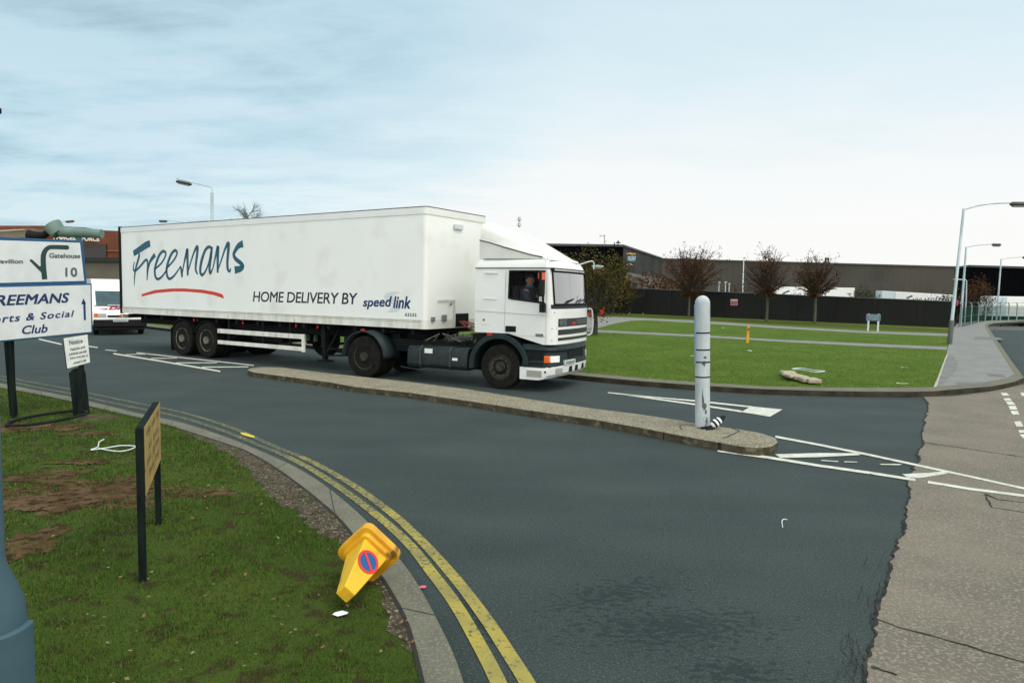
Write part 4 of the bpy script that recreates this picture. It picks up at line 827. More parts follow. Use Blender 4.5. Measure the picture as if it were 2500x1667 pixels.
# face turned to the camera (-y, slightly forward)
fd = np.array([.55, -.83, 0]); fs = np.array([.83, .55, 0]); hc = np.array([.018, -.012, pz+.735])
def ball(mb, c, r, sc=(1, 1, 1), n=10):
    V = []; 
    for i in range(n+1):
        for j in range(2*n):
            t = math.pi*i/n; p = math.pi*j/n; V.append(np.array(c)+fs*r*sc[0]*math.sin(t)*math.cos(p)+fd*r*sc[1]*math.sin(t)*math.sin(p)+np.array([0, 0, r*sc[2]*math.cos(t)]))
    mb.add(V, [(i*2*n+j, i*2*n+(j+1) % (2*n), (i+1)*2*n+(j+1) % (2*n), (i+1)*2*n+j) for i in range(n) for j in range(2*n)])
b = MB(); ball(b, hc+fd*.095+[0, 0, -.012], .017, (.8, 1.2, 1.5)); ball(b, hc+fs*.088+[0, 0, -.01], .022, (.4, .9, 1.3)); ball(b, hc-fs*.088+[0, 0, -.01], .022, (.4, .9, 1.3)); b.build('face_feature', skin_m, driver, smooth=True)
b = MB(); ball(b, hc+fd*.083+fs*.035+[0, 0, .012], .010, (1.3, .6, .8)); ball(b, hc+fd*.083-fs*.035+[0, 0, .012], .010, (1.3, .6, .8)); b.build('eye', hair_m, driver, smooth=True)
b = MB(); ball(b, hc+fd*.080+[0, 0, -.052], .016, (1.7, .5, .4)); b.build('mouth', mat('lip', (.26, .08, .06), .5), driver, smooth=True)
b = MB(); ball(b, hc+[0, 0, .050]-fd*.034, .107, (.99, .98, .86), 12); b.build('hair', hair_m, driver, smooth=True)

# ------------------------------------------------------------------ white delivery van following behind
vp = gp(295, 818); vyaw = math.atan2(-vp[1], -vp[0])+.10
van = thing('delivery_van', 'white high roof delivery van with red lettering on its bonnet behind the lorry trailer', 'van', vp, vyaw)
VH = 2.30; vw = .99
prof = [(-.05, .42), (.0, .60), (-.06, .92), (-.14, 1.0), (-.55, 1.17), (-.62, 1.20), (-1.02, 1.80), (-1.12, 1.88), (-1.40, 2.24), (-1.75, VH), (-4.9, VH), (-5.0, 2.2), (-5.02, .42)]
b = MB(); 
def vring(w, d): return [(x+(d if x > -4 else 0), w, z) for x, z in prof]
n = len(prof); rows = []
for w, d, s in ((-vw, -.06, 0), (-vw+.10, -.0, 0), (vw-.10, 0, 0), (vw, -.06, 0)):
    for x, z in prof:
        tw = w*(1-.10*max(0, z-1.1)/1.2); rows.append((x+d*(x > -1.5), tw, z))
F = [(k*n+i, k*n+(i+1) % n, (k+1)*n+(i+1) % n, (k+1)*n+i) for k in range(3) for i in range(n)]+[tuple(range(n)), tuple(range(4*n-1, 3*n-1, -1))]
b.add(rows, F); vb = b.build('van_body', white, van, smooth=True, bevel=.03, ang=35)
def vfront(name, y0, y1, i0, t0, t1, m, off=.012, parent=vb):
    a, c = np.array(prof[i0]), np.array(prof[i0+1]); nrm = np.array([c[1]-a[1], -(c[0]-a[0])]); nrm /= np.linalg.norm(nrm)
    if nrm[0] < 0: nrm = -nrm
    bb = MB(); P = []
    for y, t in ((y0, t0), (y1, t0), (y1, t1), (y0, t1)):
        q = a*(1-t)+c*t+nrm*off; P.append((q[0], y, q[1]))
    bb.add(P, [(0, 1, 2, 3)]); return bb.build(name, m, parent)
vfront('windscreen', -.80, .80, 5, .02, .98, mat('van_glass', (.018, .05, .065), .15, (.03, .075, .095), 3., spec=.12), .014)
vfront('scuttle', -.86, .86, 4, .0, .9, black, .014)
for k in range(2):
    s = -1 if k == 0 else 1
    bb = MB(); bb.box(-.08, -.004, *sorted((s*.50, s*.80)), .74, .90); bb.build('headlamp', mat('van_lamp', (.42, .44, .40), .1), vb, bevel=.02)
    bb = MB(); bb.box(-.12, -.008, *sorted((s*.80, s*.93)), .74, .90); bb.build('indicator', orange, vb, bevel=.02)
bb = MB(); bb.box(-.05, .012, -.46, .46, .735, .82); bb.build('grille', black, vb, bevel=.03)
bb = MB(); bb.box(-.2, .07, -.96, .96, .34, .64); bb.box(-.3, .0, -.9, .9, .20, .34); bb.build('van_bumper', black, vb, bevel=.04)
bb = MB(); bb.box(.071, .08, -.27, .27, .555, .66); bb.build('number_plate', mat('plate_white', (.45, .50, .48), .5), vb)
bb = MB(); 
for k in range(8): bb.box(.0805, .083, -.23+k*.058, -.20+k*.058, .58, .635)
bb.build('plate_mark', signg, vb)
bb = MB(); A0, C0 = np.array([prof[3][0], prof[3][1]]), np.array([prof[4][0], prof[4][1]])
def bon(y, t, o=.014): q = A0*(1-t)+C0*t; return np.array([q[0]+.01, y, q[1]+o+.01])
text_box(bb, 'DHL', [bon(-.40, .12), bon(.42, .12), bon(.42, .86), bon(-.40, .86)], (0, 0, 0), shear=.45, bold=.035)
for t in (.2, .42): bb.add([bon(-.75, t-.04), bon(-.42, t-.07), bon(-.42, t+.05), bon(-.72, t)], [(0, 1, 2, 3)])
bb.build('van_lettering', mat('red_purple_ink', (.30, .012, .03), .5), vb, fix=False)
bb = MB(); bb.box(-.60, -.45, -.40, .05, 1.20, 1.225); bb.build('dashboard_paper', mat('paper', (.7, .72, .68), .8), vb)
for y_, sd in ((-.82, -1), (.82, 1)):
    for x_ in (-.75, -3.9): wheel('van_wheel', van, x_, y_, .31, .19, sd)
bb = MB(); bb.box(-4.8, -.3, -.75, .75, .25, .45); bb.build('underbody', dark, van)
for s in (-1, 1):
    bb = MB(); bb.box(-.86, -.78, s*1.0-.02 if s < 0 else s*1.0-.08, s*1.0+.1 if s > 0 else s*1.0+.08, 1.22, 1.48) if False else bb.box(-.88, -.80, min(s*.93, s*1.14), max(s*.93, s*1.14), 1.24, 1.46); bb.build('mirror', black, van, bevel=.02)

# ------------------------------------------------------------------ lamp posts
def lamp_post(label, base, top, elbow_r, arm_pts, lantern, r0=.075, r1=.05, group='street lamps along the roads', comp=None, m=galv, name='street_lamp'):
    base = np.array(base, float); t = thing(name, label, 'street lamp', base, 0, group)
    R = lambda p: np.array(p, float)-base
    b = MB()
    b.tube([(0, 0, 0), R(top)*.5, R(top)], [r0, (r0+r1)/2, r1], 10); b.build('column', m, t, smooth=True)
    if comp:
        b = MB(); b.tube([(0, 0, 0), R(top)*(comp/R(top)[2])*.96, R(top)*(comp/R(top)[2])], [r0*1.4, r0*1.4, r0*1.1], 12); b.build('base_compartment', mat('green_grey_base', (.055, .075, .062), .7, (.08, .09, .07), 6.), t, smooth=True)
    for P in arm_pts:
        b = MB(); b.tube(smooth_line([R(p) for p in P], 5), .032, 8); b.build('arm', m, t, smooth=True)
    for a, c in lantern:
        a, c = R(a), R(c); d = c-a; b = MB(); b.tube([a, a+d*.12, a+d*.88, c], [.06, .10, .10, .07], 8); l = b.build('lantern', lantern_m, t, smooth=True)
        b = MB(); b.tube([a+d*.15-[0, 0, .06], a+d*.85-[0, 0, .06]], .075, 8); b.build('lens', glassy, l, smooth=True)
    return t
Yd = gp(2318, 838, LZ)[1]
lamp_post('tall grey street lamp on the footpath carrying a round no stopping sign', gp(2318, 840, LZ), atY(2353, 510, Yd), 0, [[atY(2353, 512, Yd), atY(2385, 503, Yd), atY(2425, 497, Yd), atY(2468, 495.5, Yd)]], [(atY(2466, 498.5, Yd), atY(2508, 498.5, Yd-.1))], comp=1.0, r0=.072, r1=.052)
Y2 = 49.5
lamp_post('thin street lamp just behind the tallest lamp post by the wall end', gp(2344, 800), atY(2359, 603, Y2), 0, [[atY(2359, 604, Y2), atY(2385, 599, Y2), atY(2424, 596, Y2)]], [(atY(2422, 597.5, Y2), atY(2443, 598, Y2))], r0=.09, r1=.06)
Y3 = 66.
lamp_post('short looking distant street lamp behind the chain link fence at the right', atY(2432, 788, Y3), atY(2444.5, 632, Y3), 0, [[atY(2444.5, 633, Y3), atY(2470, 629, Y3), atY(2498, 628, Y3)]], [(atY(2496, 628.5, Y3), atY(2514, 628.5, Y3))], r0=.09, r1=.06)
c1 = lambda x, y: (x/7.35+380, y/7.35+400)
Y4 = 42.
q = atY(518, 560, Y4)
lamp_post('tall street lamp with a single cage lantern rising behind the trailer', (q[0]-.02, q[1], LZ), atY(*c1(1010, 520), Y4), 0, [[atY(*c1(1012, 525), Y4), atY(*c1(1012, 460), Y4), atY(*c1(975, 412), Y4), atY(*c1(800, 372), Y4), atY(*c1(600, 318), Y4), atY(*c1(370, 262), Y4)]], [(atY(*c1(370, 315), Y4), atY(*c1(640, 372), Y4))], r0=.09, r1=.085)
Y5 = 66.
q = atY(453, 560, Y5)
lamp_post('distant double armed street lamp just showing above the trailer roof', (q[0], q[1], LZ), atY(*c1(540, 1085), Y5), 0, [[atY(*c1(540, 1085), Y5), atY(*c1(510, 1055), Y5), atY(*c1(350, 1030), Y5), atY(*c1(200, 1018), Y5)], [atY(*c1(540, 1085), Y5), atY(*c1(560, 1055), Y5), atY(*c1(720, 1030), Y5), atY(*c1(890, 1026), Y5)]], [(atY(*c1(60, 1030), Y5), atY(*c1(205, 1032), Y5)), (atY(*c1(890, 1042), Y5), atY(*c1(990, 1044), Y5))], r0=.09, r1=.06)
Y6 = 66.
q = atY(140, 560, Y6)
lamp_post('farthest left street lamp whose lantern shows above the brick depot roof', (q[0], q[1], 0), atY(141, 543, Y6), 0, [[atY(141, 543, Y6), atY(160, 541.5, Y6)]], [(atY(160, 541.8, Y6), atY(181, 540, Y6))], r0=.09, r1=.05)
# near lamp column cut by the left edge of the frame
nb = np.array([-1.254, 1.60, VZ]); t = thing('lamp_column', 'blue grey lamp column with a wide base close to the camera at the left edge', 'lamp post', nb)
b = MB(); b.lathe([(.088, 0), (.088, 1.08), (.084, 1.14), (.050, 1.235), (.048, 1.26), (.042, 7.)], 32); b.build('shaft', galvd, t, smooth=True, ang=50)
b = MB(); A = np.linspace(math.radians(-72), math.radians(22), 12)
zt_ = 1.09
for r in (.104,):
    V = [(r_*math.cos(a), r_*math.sin(a), z) for z in (.2, zt_) for r_ in (.0895, r) for a in A]; n = 12
    b.add(V, [(n+j, n+j+1, 3*n+j+1, 3*n+j) for j in range(n-1)]+[(2*n+j, 2*n+j+1, 3*n+j+1, 3*n+j) for j in range(n-1)]+[(0, n, 3*n, 2*n), (n-1, 2*n-1, 4*n-1, 3*n-1)])
b.build('access_door', galvd, t, smooth=True, bevel=.006, ang=50)
b = MB(); zq = atY(0, 268, 1.6)[2]-VZ; b.box(.02, .075, -.02, .02, zq-.006, zq+.008); b.build('bracket', black, t, bevel=.003)

# ------------------------------------------------------------------ bollard on the island and what lies at its foot
bp = gp(1715, 1040, IZ)
ang = (1716-1711)/315.
bol = thing('bollard', 'tall pale grey scuffed bollard with dark bands standing on the traffic island', 'bollard', bp); bol.rotation_euler = (0, -.035, 0)
hb = 1.93
bm_ = mat('bollard_paint', (.47, .51, .51), .7, (.38, .42, .42), 5., third=((.07, .08, .07), 3.3, .62, .70), stretch=(1.5, 1.5, .7))
b = MB(); b.lathe([(.104, 0), (.104, hb-.16)]+[(.104*math.cos(a), hb-.16+.11*math.sin(a)) for a in np.linspace(.15, 1.5, 8)], 28); b.build('post', bm_, bol, smooth=True, ang=50)
for y in (818, 858, 887, 922.5):
    h = (1040-y)/315*(hb-.0)*.985; b = MB(); b.lathe([(.1055, h), (.107, h+.006), (.107, h+.016), (.1055, h+.02)], 28); b.build('band', black, bol, smooth=True)
b = MB(); b.box(-.113, -.10, -.03, .03, .9, 1.75); b.build('side_strip', mat('pale_blue_strip', (.25, .33, .42), .5), bol, bevel=.004)
b = MB()
for (u, z, w, h) in ((-.25, .42, .012, .34), (-.13, .35, .02, .20), (.05, .30, .03, .16), (.2, .22, .02, .1), (-.05, .92, .035, .12), (.12, 1.0, .03, .05), (.1, .12, .04, .08), (.32, .10, .02, .12)):
    a0 = -math.pi/2+u; P = []
    for k in range(9):
        t_ = 2*math.pi*k/9; rr = random.uniform(.5, 1); a = a0+math.cos(t_)*w*rr/.104; P.append((.1048*math.cos(a), .1048*math.sin(a), z+math.sin(t_)*h*rr/2))
    b.add(P, [tuple(range(9))])
b.build('scuff', mat('scuff_grey', (.12, .13, .12), .8, (.05, .055, .05), 20.), bol, fix=False)
p0 = gp(*b4(760, 840), IZ); s_ = gp(*b4(1050, 690), IZ+.16)
pa = np.array([p0[0], p0[1], IZ+.04]); pb = pa+np.array([.20, .06, .135])
cone_o = thing('broken_marker', 'broken black and white striped marker stub lying at the bollard foot', 'marker stub', pa)
P = [pa+(pb-pa)*k for k in np.linspace(0, 1, 9)]; b = MB()
rr = [.035, .055, .062, .060, .055, .050, .042, .025, .018]
for k in range(8):
    b.tube([P[k]-pa, P[k+1]-pa], [rr[k], rr[k+1]], 10, mi=(k+1) % 2 if k < 6 else 0)
b.tube([np.array([-.16, -.03, -.02]), np.array([-.03, -.01, -.015]), np.array([.02, 0, 0])], [.015, .025, .03], 6); b.tube([np.array([-.10, -.09, -.03]), np.array([.03, -.05, -.015])], .014, 6)
b.build('stub', [black, mat('stub_white', (.7, .72, .7), .6)], cone_o, smooth=True)

# ------------------------------------------------------------------ no-waiting cone tipped over the kerb
B_ = np.array([-.9135, 4.376, .290]); T_ = np.array([-.9570, 3.958, .214]); rl = -.7912
a_ = T_-B_; Ln = np.linalg.norm(a_); a_ /= Ln; u_ = np.cross(a_, [0, 0, 1]); u_ /= np.linalg.norm(u_); v_ = np.cross(u_, a_); n_ = math.cos(rl)*v_+math.sin(rl)*u_; s_ = np.cross(a_, n_)
cone = thing('parking_cone', 'yellow four sided no waiting cone tipped over on the kerb', 'cone', B_)
yel = mat('cone_yellow', (.72, .42, .012), .5, (.64, .36, .012), 6., third=((.26, .14, .02), 9., .58, .74))
def cp(x, y, h): return s_*x+n_*y+a_*h
bq, tq, pq = .1013, .0426, .158
b = MB(); b.add([cp(i*bq, j*bq, 0.0) for i, j in ((-1, -1), (1, -1), (1, 1), (-1, 1))]+[cp(i*tq, j*tq, Ln) for i, j in ((-1, -1), (1, -1), (1, 1), (-1, 1))], [(0, 1, 5, 4), (1, 2, 6, 5), (2, 3, 7, 6), (3, 0, 4, 7), (4, 5, 6, 7), (3, 2, 1, 0)]); b.build('body', yel, cone, bevel=.008)
b = MB(); rp = []
for cx_, cy_, a0 in ((1, 1, 0), (-1, 1, 90), (-1, -1, 180), (1, -1, 270)):
    for k in range(6): a = math.radians(a0+k*18); rp.append((cx_*(pq-.05)+.05*math.cos(a), cy_*(pq-.05)+.05*math.sin(a)))
n = len(rp); hs = [(-.055, 1.0), (-.005, 1.0), (.0, .97), (.002, .80), (.03, .76), (.032, .70)]
b.add([cp(x*k, y*k, h) for h, k in hs for x, y in rp], [(r*n+i, r*n+(i+1) % n, (r+1)*n+(i+1) % n, (r+1)*n+i) for r in range(len(hs)-1) for i in range(n)]+[tuple(range(n)), tuple((len(hs)-1)*n+i for i in range(n))]); b.build('base', mat('cone_base_yellow', (.70, .36, .010), .5, (.52, .24, .01), 4., third=((.16, .08, .01), 9., .62, .70)), cone, smooth=True, ang=35)
def face_pt(h, w, off=.003):
    half = bq+(tq-bq)*h/Ln; return cp(w, half+off, h)
sg = None
def disc(r0_, r1_, off, name, m, parent, n=32):
    bb = MB(); hcn = .165; V = []
    for r in (r0_, r1_):
        for k in range(n): t_ = 2*math.pi*k/n; V.append(face_pt(hcn+r*1.12*math.cos(t_), r*math.sin(t_), off))
    bb.add(V, [(k, (k+1) % n, (k+1) % n+n, k+n) for k in range(n)]); return bb.build(name, m, parent)
cb = cone.children[0]
disc(.0005, .062, .003, 'sign_disc', mat('sign_blue', (.008, .075, .22), .4), cb); disc(.060, .076, .004, 'sign_ring', mat('sign_red', (.62, .02, .015), .4), cb)
b = MB(); P = [face_pt(.165+.065*math.cos(t_)-.0, .065*math.sin(t_), .005) for t_ in (0.42, .58, .42+math.pi, .58+math.pi)]; 
def fp2(dx, dy): return face_pt(.165+dx*1.12, dy, .005)
c_, s2 = math.cos(2.19), math.sin(2.19)
b.add([fp2(c_*.064-s2*.008, s2*.064+c_*.008), fp2(c_*.064+s2*.008, s2*.064-c_*.008), fp2(-c_*.064+s2*.008, -s2*.064-c_*.008), fp2(-c_*.064-s2*.008, -s2*.064+c_*.008)], [(0, 1, 2, 3)]); b.build('sign_bar', MATS['sign_red'], cb, fix=False)

# ------------------------------------------------------------------ signs on the left verge
def rr_poly(x0, x1, z0, z1, r, n=5):
    P = []
    for cx_, cz_, a0 in ((x1-r, z1-r, 0), (x0+r, z1-r, 90), (x0+r, z0+r, 180), (x1-r, z0+r, 270)):
        for k in range(n): a = math.radians(a0+k*90/(n-1)); P.append((cx_+r*math.cos(a), cz_+r*math.sin(a)))
    return P
SGN = Frame((-7.03, 9.5, 0), 1.336)
# lower board
def sq(F, pts): return [F.side(*p) for p in pts]
lo_ = sq(SGN, [(0, 835), (226.5, 813), (224, 692), (0, 697)])
club = thing('club_sign', 'white club sign with navy italic lettering on black posts at the left edge', 'sign', (*SGN.o[:2], VZ), SGN.yaw)
zoff = VZ
x0 = -.52; 
def ext(a, b_): # extend left edge point
    k = (x0-a[0])/(b_[0]-a[0]); return a+(b_-a)*k
BL, BR, TR_, TL_ = lo_; BL2, TL2 = ext(BL, BR), ext(TL_, TR_)
b = MB(); b.prism([(p[0], p[1]-zoff) for p in (BL2, BR, TR_, TL2)], (0, .03, 0)); b.build('frame', bluef, club, bevel=.004)
ins = lambda p, dx, dz: (p[0]+dx, p[1]-zoff+dz)
b = MB(); b.prism([ins(BL2, .02, .022), ins(BR, -.03, .022), ins(TR_, -.03, -.024), ins(TL2, .02, -.024)], (0, -.004, 0)); cface = b.build('panel', signw, club)
def sgn_text(mb, F, txt, quad, nrm=(0, -.006, 0), zo=zoff, **k): text_box(mb, txt, [np.array([*(lambda s: (s[0], 0, s[1]-zo))(F.side(*p))]) for p in quad], nrm, **k)
k1 = lambda x, y: (x/2.702, y/2.702+500)
b = MB(); sgn_text(b, SGN, 'FREEMANS', (k1(-95, 672), k1(455, 645), k1(455, 580), k1(-95, 598)), shear=.2, bold=.025)
sgn_text(b, SGN, 'Sports & Social', (k1(-165, 810), k1(487, 750), k1(487, 695), k1(-165, 735)), shear=.2, bold=.02, spacing=1.15)
sgn_text(b, SGN, 'Club', (k1(143, 855), k1(312, 842), k1(312, 785), k1(143, 798)), shear=.2, bold=.02)
A1 = [SGN.side(*k1(*p)) for p in ((547, 640), (561, 640), (565, 760), (551, 760))]; b.add([(p[0], -.006, p[1]-zoff) for p in A1], [(3, 2, 1, 0)])
A2 = [SGN.side(*k1(*p)) for p in ((549, 616), (566, 655), (533, 655))]; b.add([(p[0], -.006, p[1]-zoff) for p in A2], [(0, 2, 1)])
b.build('lettering', navy, cface, fix=False)
pb_ = gp(34, 1014, VZ); 
def inloc(F, P, zo): d = np.array(P)-F.o; return np.array([d @ F.ex, d @ F.ey, P[2]-zo])
pt_ = atY(22, 800, pb_[1])
b = MB(); b.bar(inloc(SGN, pb_, zoff), inloc(SGN, pt_, zoff)+np.array([0, .05, .2]), .085, .06); b.build('post', timber, club, bevel=.005)
pp = gp(205, 1005, VZ); b = MB(); b.bar(inloc(SGN, pp, zoff), inloc(SGN, atY(194, 822, pp[1]), zoff), .06, .05); b.build('post', timber, club, bevel=.005)
# upper direction board, just behind
SG2 = Frame(SGN.o+SGN.ey*.09, SGN.yaw)
direc = thing('direction_sign', 'white direction sign with dark green forked arrow and blue border above the club sign', 'sign', (*SG2.o[:2], VZ), SG2.yaw)
up_ = sq(SG2, [(0, 702), (213, 697), (203.6, 589), (0, 578)]); BL, BR, TR_, TL_ = up_
x0 = -.5; BL2, TL2 = ext(BL, BR), ext(TL_, TR_)
b = MB(); b.prism([(p[0], p[1]-zoff) for p in (BL2, BR, TR_, TL2)], (0, .03, 0)); b.build('border', bluef, direc, bevel=.012)
g8 = lambda x, y: (x/8.252, y/8.252+530)
W4 = sq(SG2, [g8(0, 1325), g8(1692, 1285), g8(1608, 520), g8(0, 465)]); BLw, TLw = ext(W4[0], W4[1]), ext(W4[3], W4[2]); BLw[0] += .04; TLw[0] += .04
b = MB(); b.prism([(p[0], p[1]-zoff) for p in (BLw, W4[1], W4[2], TLw)], (0, -.004, 0)); dface = b.build('panel', signw, direc)
b = MB(); cross_ribbon(b, [SG2.side(*g8(*p))-np.array([0, zoff]) for p in ((895, 1255), (870, 1000), (868, 790), (905, 680), (980, 615), (1080, 605), (1340, 612), (1385, 614))], [.085*k for k in (1.05, 1.05, 1., .86, .72, .74, .80, .3)], (0, 0, 0), (1, 0, 0), (0, 0, 1), (0, -.006, 0))
P = [SG2.side(*g8(*p)) for p in ((598, 850), (640, 855), (790, 990), (850, 985), (860, 1130), (820, 1110), (590, 880))]; b.add([(p[0], -.0065, p[1]-zoff) for p in P], [tuple(range(6, -1, -1))])
b.build('arrow', signgr, dface, fix=False)
b = MB(); sgn_text(b, SG2, 'Gatehouse', (g8(985, 825), g8(1610, 832), g8(1605, 735), g8(985, 725)), bold=.03); sgn_text(b, SG2, '10', (g8(1310, 1205), g8(1555, 1205), g8(1545, 1015), g8(1310, 1015)), bold=.03, spacing=1.1)
sgn_text(b, SG2, 'Pavilion', (g8(-90, 935), g8(455, 940), g8(455, 845), g8(-90, 850)), bold=.03); b.build('lettering', signg, dface, fix=False)
for xx in (SG2.side(30, 700)[0],):
    b = MB(); b.bar((xx, .055, -.02), (xx, .055, 1.9), .05, .05); b.build('post', timber, direc)
# notice on its leaning timber post
NB = gp(199, 1012, VZ); NF = Frame((NB[0], NB[1], 0), .35)
notice = thing('notice_sign', 'small white notice fixed to a thick leaning black timber post on the grass', 'sign', (NB[0], NB[1], VZ), NF.yaw)
n1 = lambda x, y: NF.side(*k1(x, y), -.12)
P = [n1(*p) for p in ((452, 1110), (480, 1085), (528, 1075), (548, 1110), (578, 1385), (482, 1392))]
b = MB(); b.prism([(p[0], p[1]-VZ) for p in P], (0, .16, 0), (0, -.12, 0)); b.build('post', timber, notice, bevel=.012)
NF2 = lambda x, y: NF.side(*k1(x, y), -.15)
P = [NF2(*p) for p in ((440, 1082), (592, 1040), (575, 857), (416, 882))]
b = MB(); b.prism([(p[0], p[1]-VZ) for p in P], (0, .03, 0), (0, -.15, 0)); nfc = b.build('panel', mat('notice_face', (.70, .72, .66), .5, (.62, .64, .58), 6.), notice, bevel=.006)
b = MB()
def ntext(txt, q, **k): text_box(b, txt, [np.array([s[0], -.15, s[1]-VZ]) for s in (NF2(*p) for p in q)], (0, -.004, 0), **k)
ntext('Notice', ((458, 925), (547, 908), (545, 882), (455, 893)), bold=.02)
for k, tx in enumerate(('Vehicles and', 'contents are left', 'here entirely at', "owner's risk")):
    y = 952+k*29; x = 452+k*5; w = (98, 115, 118, 85)[k]; x += (10, 0, 2, 18)[k]; ntext(tx, ((x, y+12), (x+w, y-8), (x+w, y-26), (x, y-7)), bold=.02)
b.build('lettering', signg, nfc, fix=False)
b = MB(); e = [NF2(*p) for p in ((414, 882), (419, 882), (444, 1084), (438, 1084))]; b.add([(p[0], -.156, p[1]-VZ) for p in e], [(0, 1, 2, 3)]); b.build('edge', black, notice)
# black hoop on the ground by the posts
hc_ = gp(118, 1030, VZ); b = MB(); ra, rb = .42, .30
P = [np.array([hc_[0]+ra*math.cos(a), hc_[1]+.55*math.sin(a), VZ+.06+.03*math.cos(a)]) for a in np.linspace(0, 2*math.pi, 40)]
b.tube(P, .020, 8, cap=False); tag(b.build('black_hoop', black, smooth=True), 'black hoop lying on the grass between the sign posts', 'hoop')
# parking board with ochre face
pf, pk = gp(349, 1418, VZ), gp(387, 1279, VZ)
dv = pk-pf; LB_ = np.linalg.norm(dv); BF = Frame((pf[0], pf[1], 0), math.atan2(dv[1], dv[0]))
board = thing('notice_board', 'small ochre board with faded dark lettering seen edge on, between black posts', 'sign', (pf[0], pf[1], VZ), BF.yaw)
zt1 = atY(349, 1044, pf[1])[2]-VZ; zb1 = atY(358, 1218, pf[1])[2]-VZ; zt2 = atY(385, 982, pk[1])[2]-VZ; zb2 = atY(390, 1124, pk[1])[2]-VZ
b = MB(); b.bar((0, 0, -.02), (-.012, 0, zt1), .045, .045); b.build('post', timber, board, bevel=.004)
b = MB(); b.bar((LB_, 0, -.02), (LB_, 0, zb2+.1), .045, .045); b.build('post', timber, board, bevel=.004)
b = MB(); b.prism([(.0225, zb1), (LB_+.02, zb2), (LB_+.02, zt2), (.0225, zt1)], (0, .045, 0), (0, -.0225, 0)); bd = b.build('panel', timber, board)
b = MB(); b.prism([(.0235, zb1+.01), (LB_+.018, zb2+.01), (LB_+.018, zt2-.005), (.0235, zt1-.005)], (0, -.004, 0), (0, -.0226, 0)); bface = b.build('face', mat('ochre_face', (.42, .29, .08), .6, (.34, .22, .06), 8., third=((.20, .12, .04), 12., .6, .68)), board)
b = MB(); rows_ = [(.86, ((.08, .32), (.40, .62), (.70, .92))), (.62, ((.2, .38), (.46, .8))), (.44, ((.1, .34), (.42, .58), (.66, .9))), (.24, ((.2, .5), (.58, .85)))]
for fz, segs in rows_:
    for a0, a1 in segs:
        k = max(2, int((a1-a0)/.07))
        for i in range(k):
            xa = (a0+(a1-a0)*i/k)*LB_+.03; xb = xa+(a1-a0)/k*.62*LB_; hz_ = zb1+(zb2-zb1)*xa/LB_+(zt1-zb1+(zt2-zb2-zt1+zb1)*xa/LB_)*fz; h2 = .05*random.uniform(.7, 1.1)
            b.add([(xa, -.0275, hz_-h2/2), (xb, -.0275, hz_-h2/2), (xb, -.0275, hz_+h2/2), (xa, -.0275, hz_+h2/2)], [(0, 1, 2, 3)])
b.build('faded_lettering', mat('faded_brown_ink', (.085, .05, .03), .7, (.2, .13, .05), 30.), bface, fix=False)
# loops of white strapping on the grass
def wire(name, label, pts, z, r=.006, m=None):
    P = smooth_line([np.array(gp(*p, z)) for p in pts], 6); b = MB(); b.tube(P, r, 6); return tag(b.build(name, m or mat('white_strap', (.62, .70, .68), .5), smooth=True), label, 'strap')
e7 = lambda x, y: (x/2.158, y/2.158+940)
wire('plastic_strap', 'loop of white plastic strap on the near grass beside the ochre board', [e7(548, 285), e7(522, 300), e7(515, 325), e7(480, 340), e7(560, 330), e7(640, 318), e7(715, 322), e7(680, 340), e7(630, 348), e7(570, 342), e7(520, 332)], VZ+.035, .0065)
wire('plastic_strap', 'loop of white plastic strap on the far lawn behind the broken slab', [d2(1750, 725), d2(1830, 718), d2(1940, 735), d2(2040, 745), d2(1950, 752), d2(1850, 735), d2(1760, 727)], LZ+.03, .011)
# broken slab on lawn edge
bs = gp(1945, 933, LZ); slab = mat('broken_concrete', (.42, .37, .25), .85, (.30, .26, .17), 4., bump=.6)
b = MB()
for (xa, ya, xb, yb, th) in ((1915, 916, 1938, 927, .16), (1932, 924, 1958, 932, .2), (1955, 930, 1975, 938, .16), (1976, 934, 1990, 940, .18)):
    A_, B2 = gp(xa, ya, LZ), gp(xb, yb, LZ); b.bar(A_+[0, 0, .07], B2+[0, 0, .08], th*1.6, .10)
b.add([(*gp(x_, y_, LZ)[:2], LZ+z_) for z_ in (.07, .14) for x_, y_ in ((1908, 925), (1926, 917), (1942, 920), (1947, 930), (1930, 932))], [(4, 3, 2, 1, 0), (5, 6, 7, 8, 9)]+[(i, (i+1) % 5, (i+1) % 5+5, i+5) for i in range(5)])
tag(b.build('broken_slab', slab, bevel=.03), 'broken lumps of buff concrete kerb lying at the lawn edge', 'rubble')
# yellow marker post on the lawn
yp = gp(1824, 838, LZ); ym = thing('marker_post', 'short yellow marker post standing on the lawn', 'marker post', yp); ym.rotation_euler = (0, .03, 0)
b = MB(); b.box(-.055, .055, -.04, .04, 0, .72); b.build('post', mat('post_yellow', (.62, .33, .01), .6, (.48, .25, .01), 5.), ym, bevel=.015)
b = MB(); b.box(-.045, .045, -.043, -.0405, .52, .60); b.build('plate', mat('post_ink', (.10, .06, .01), .7), ym)
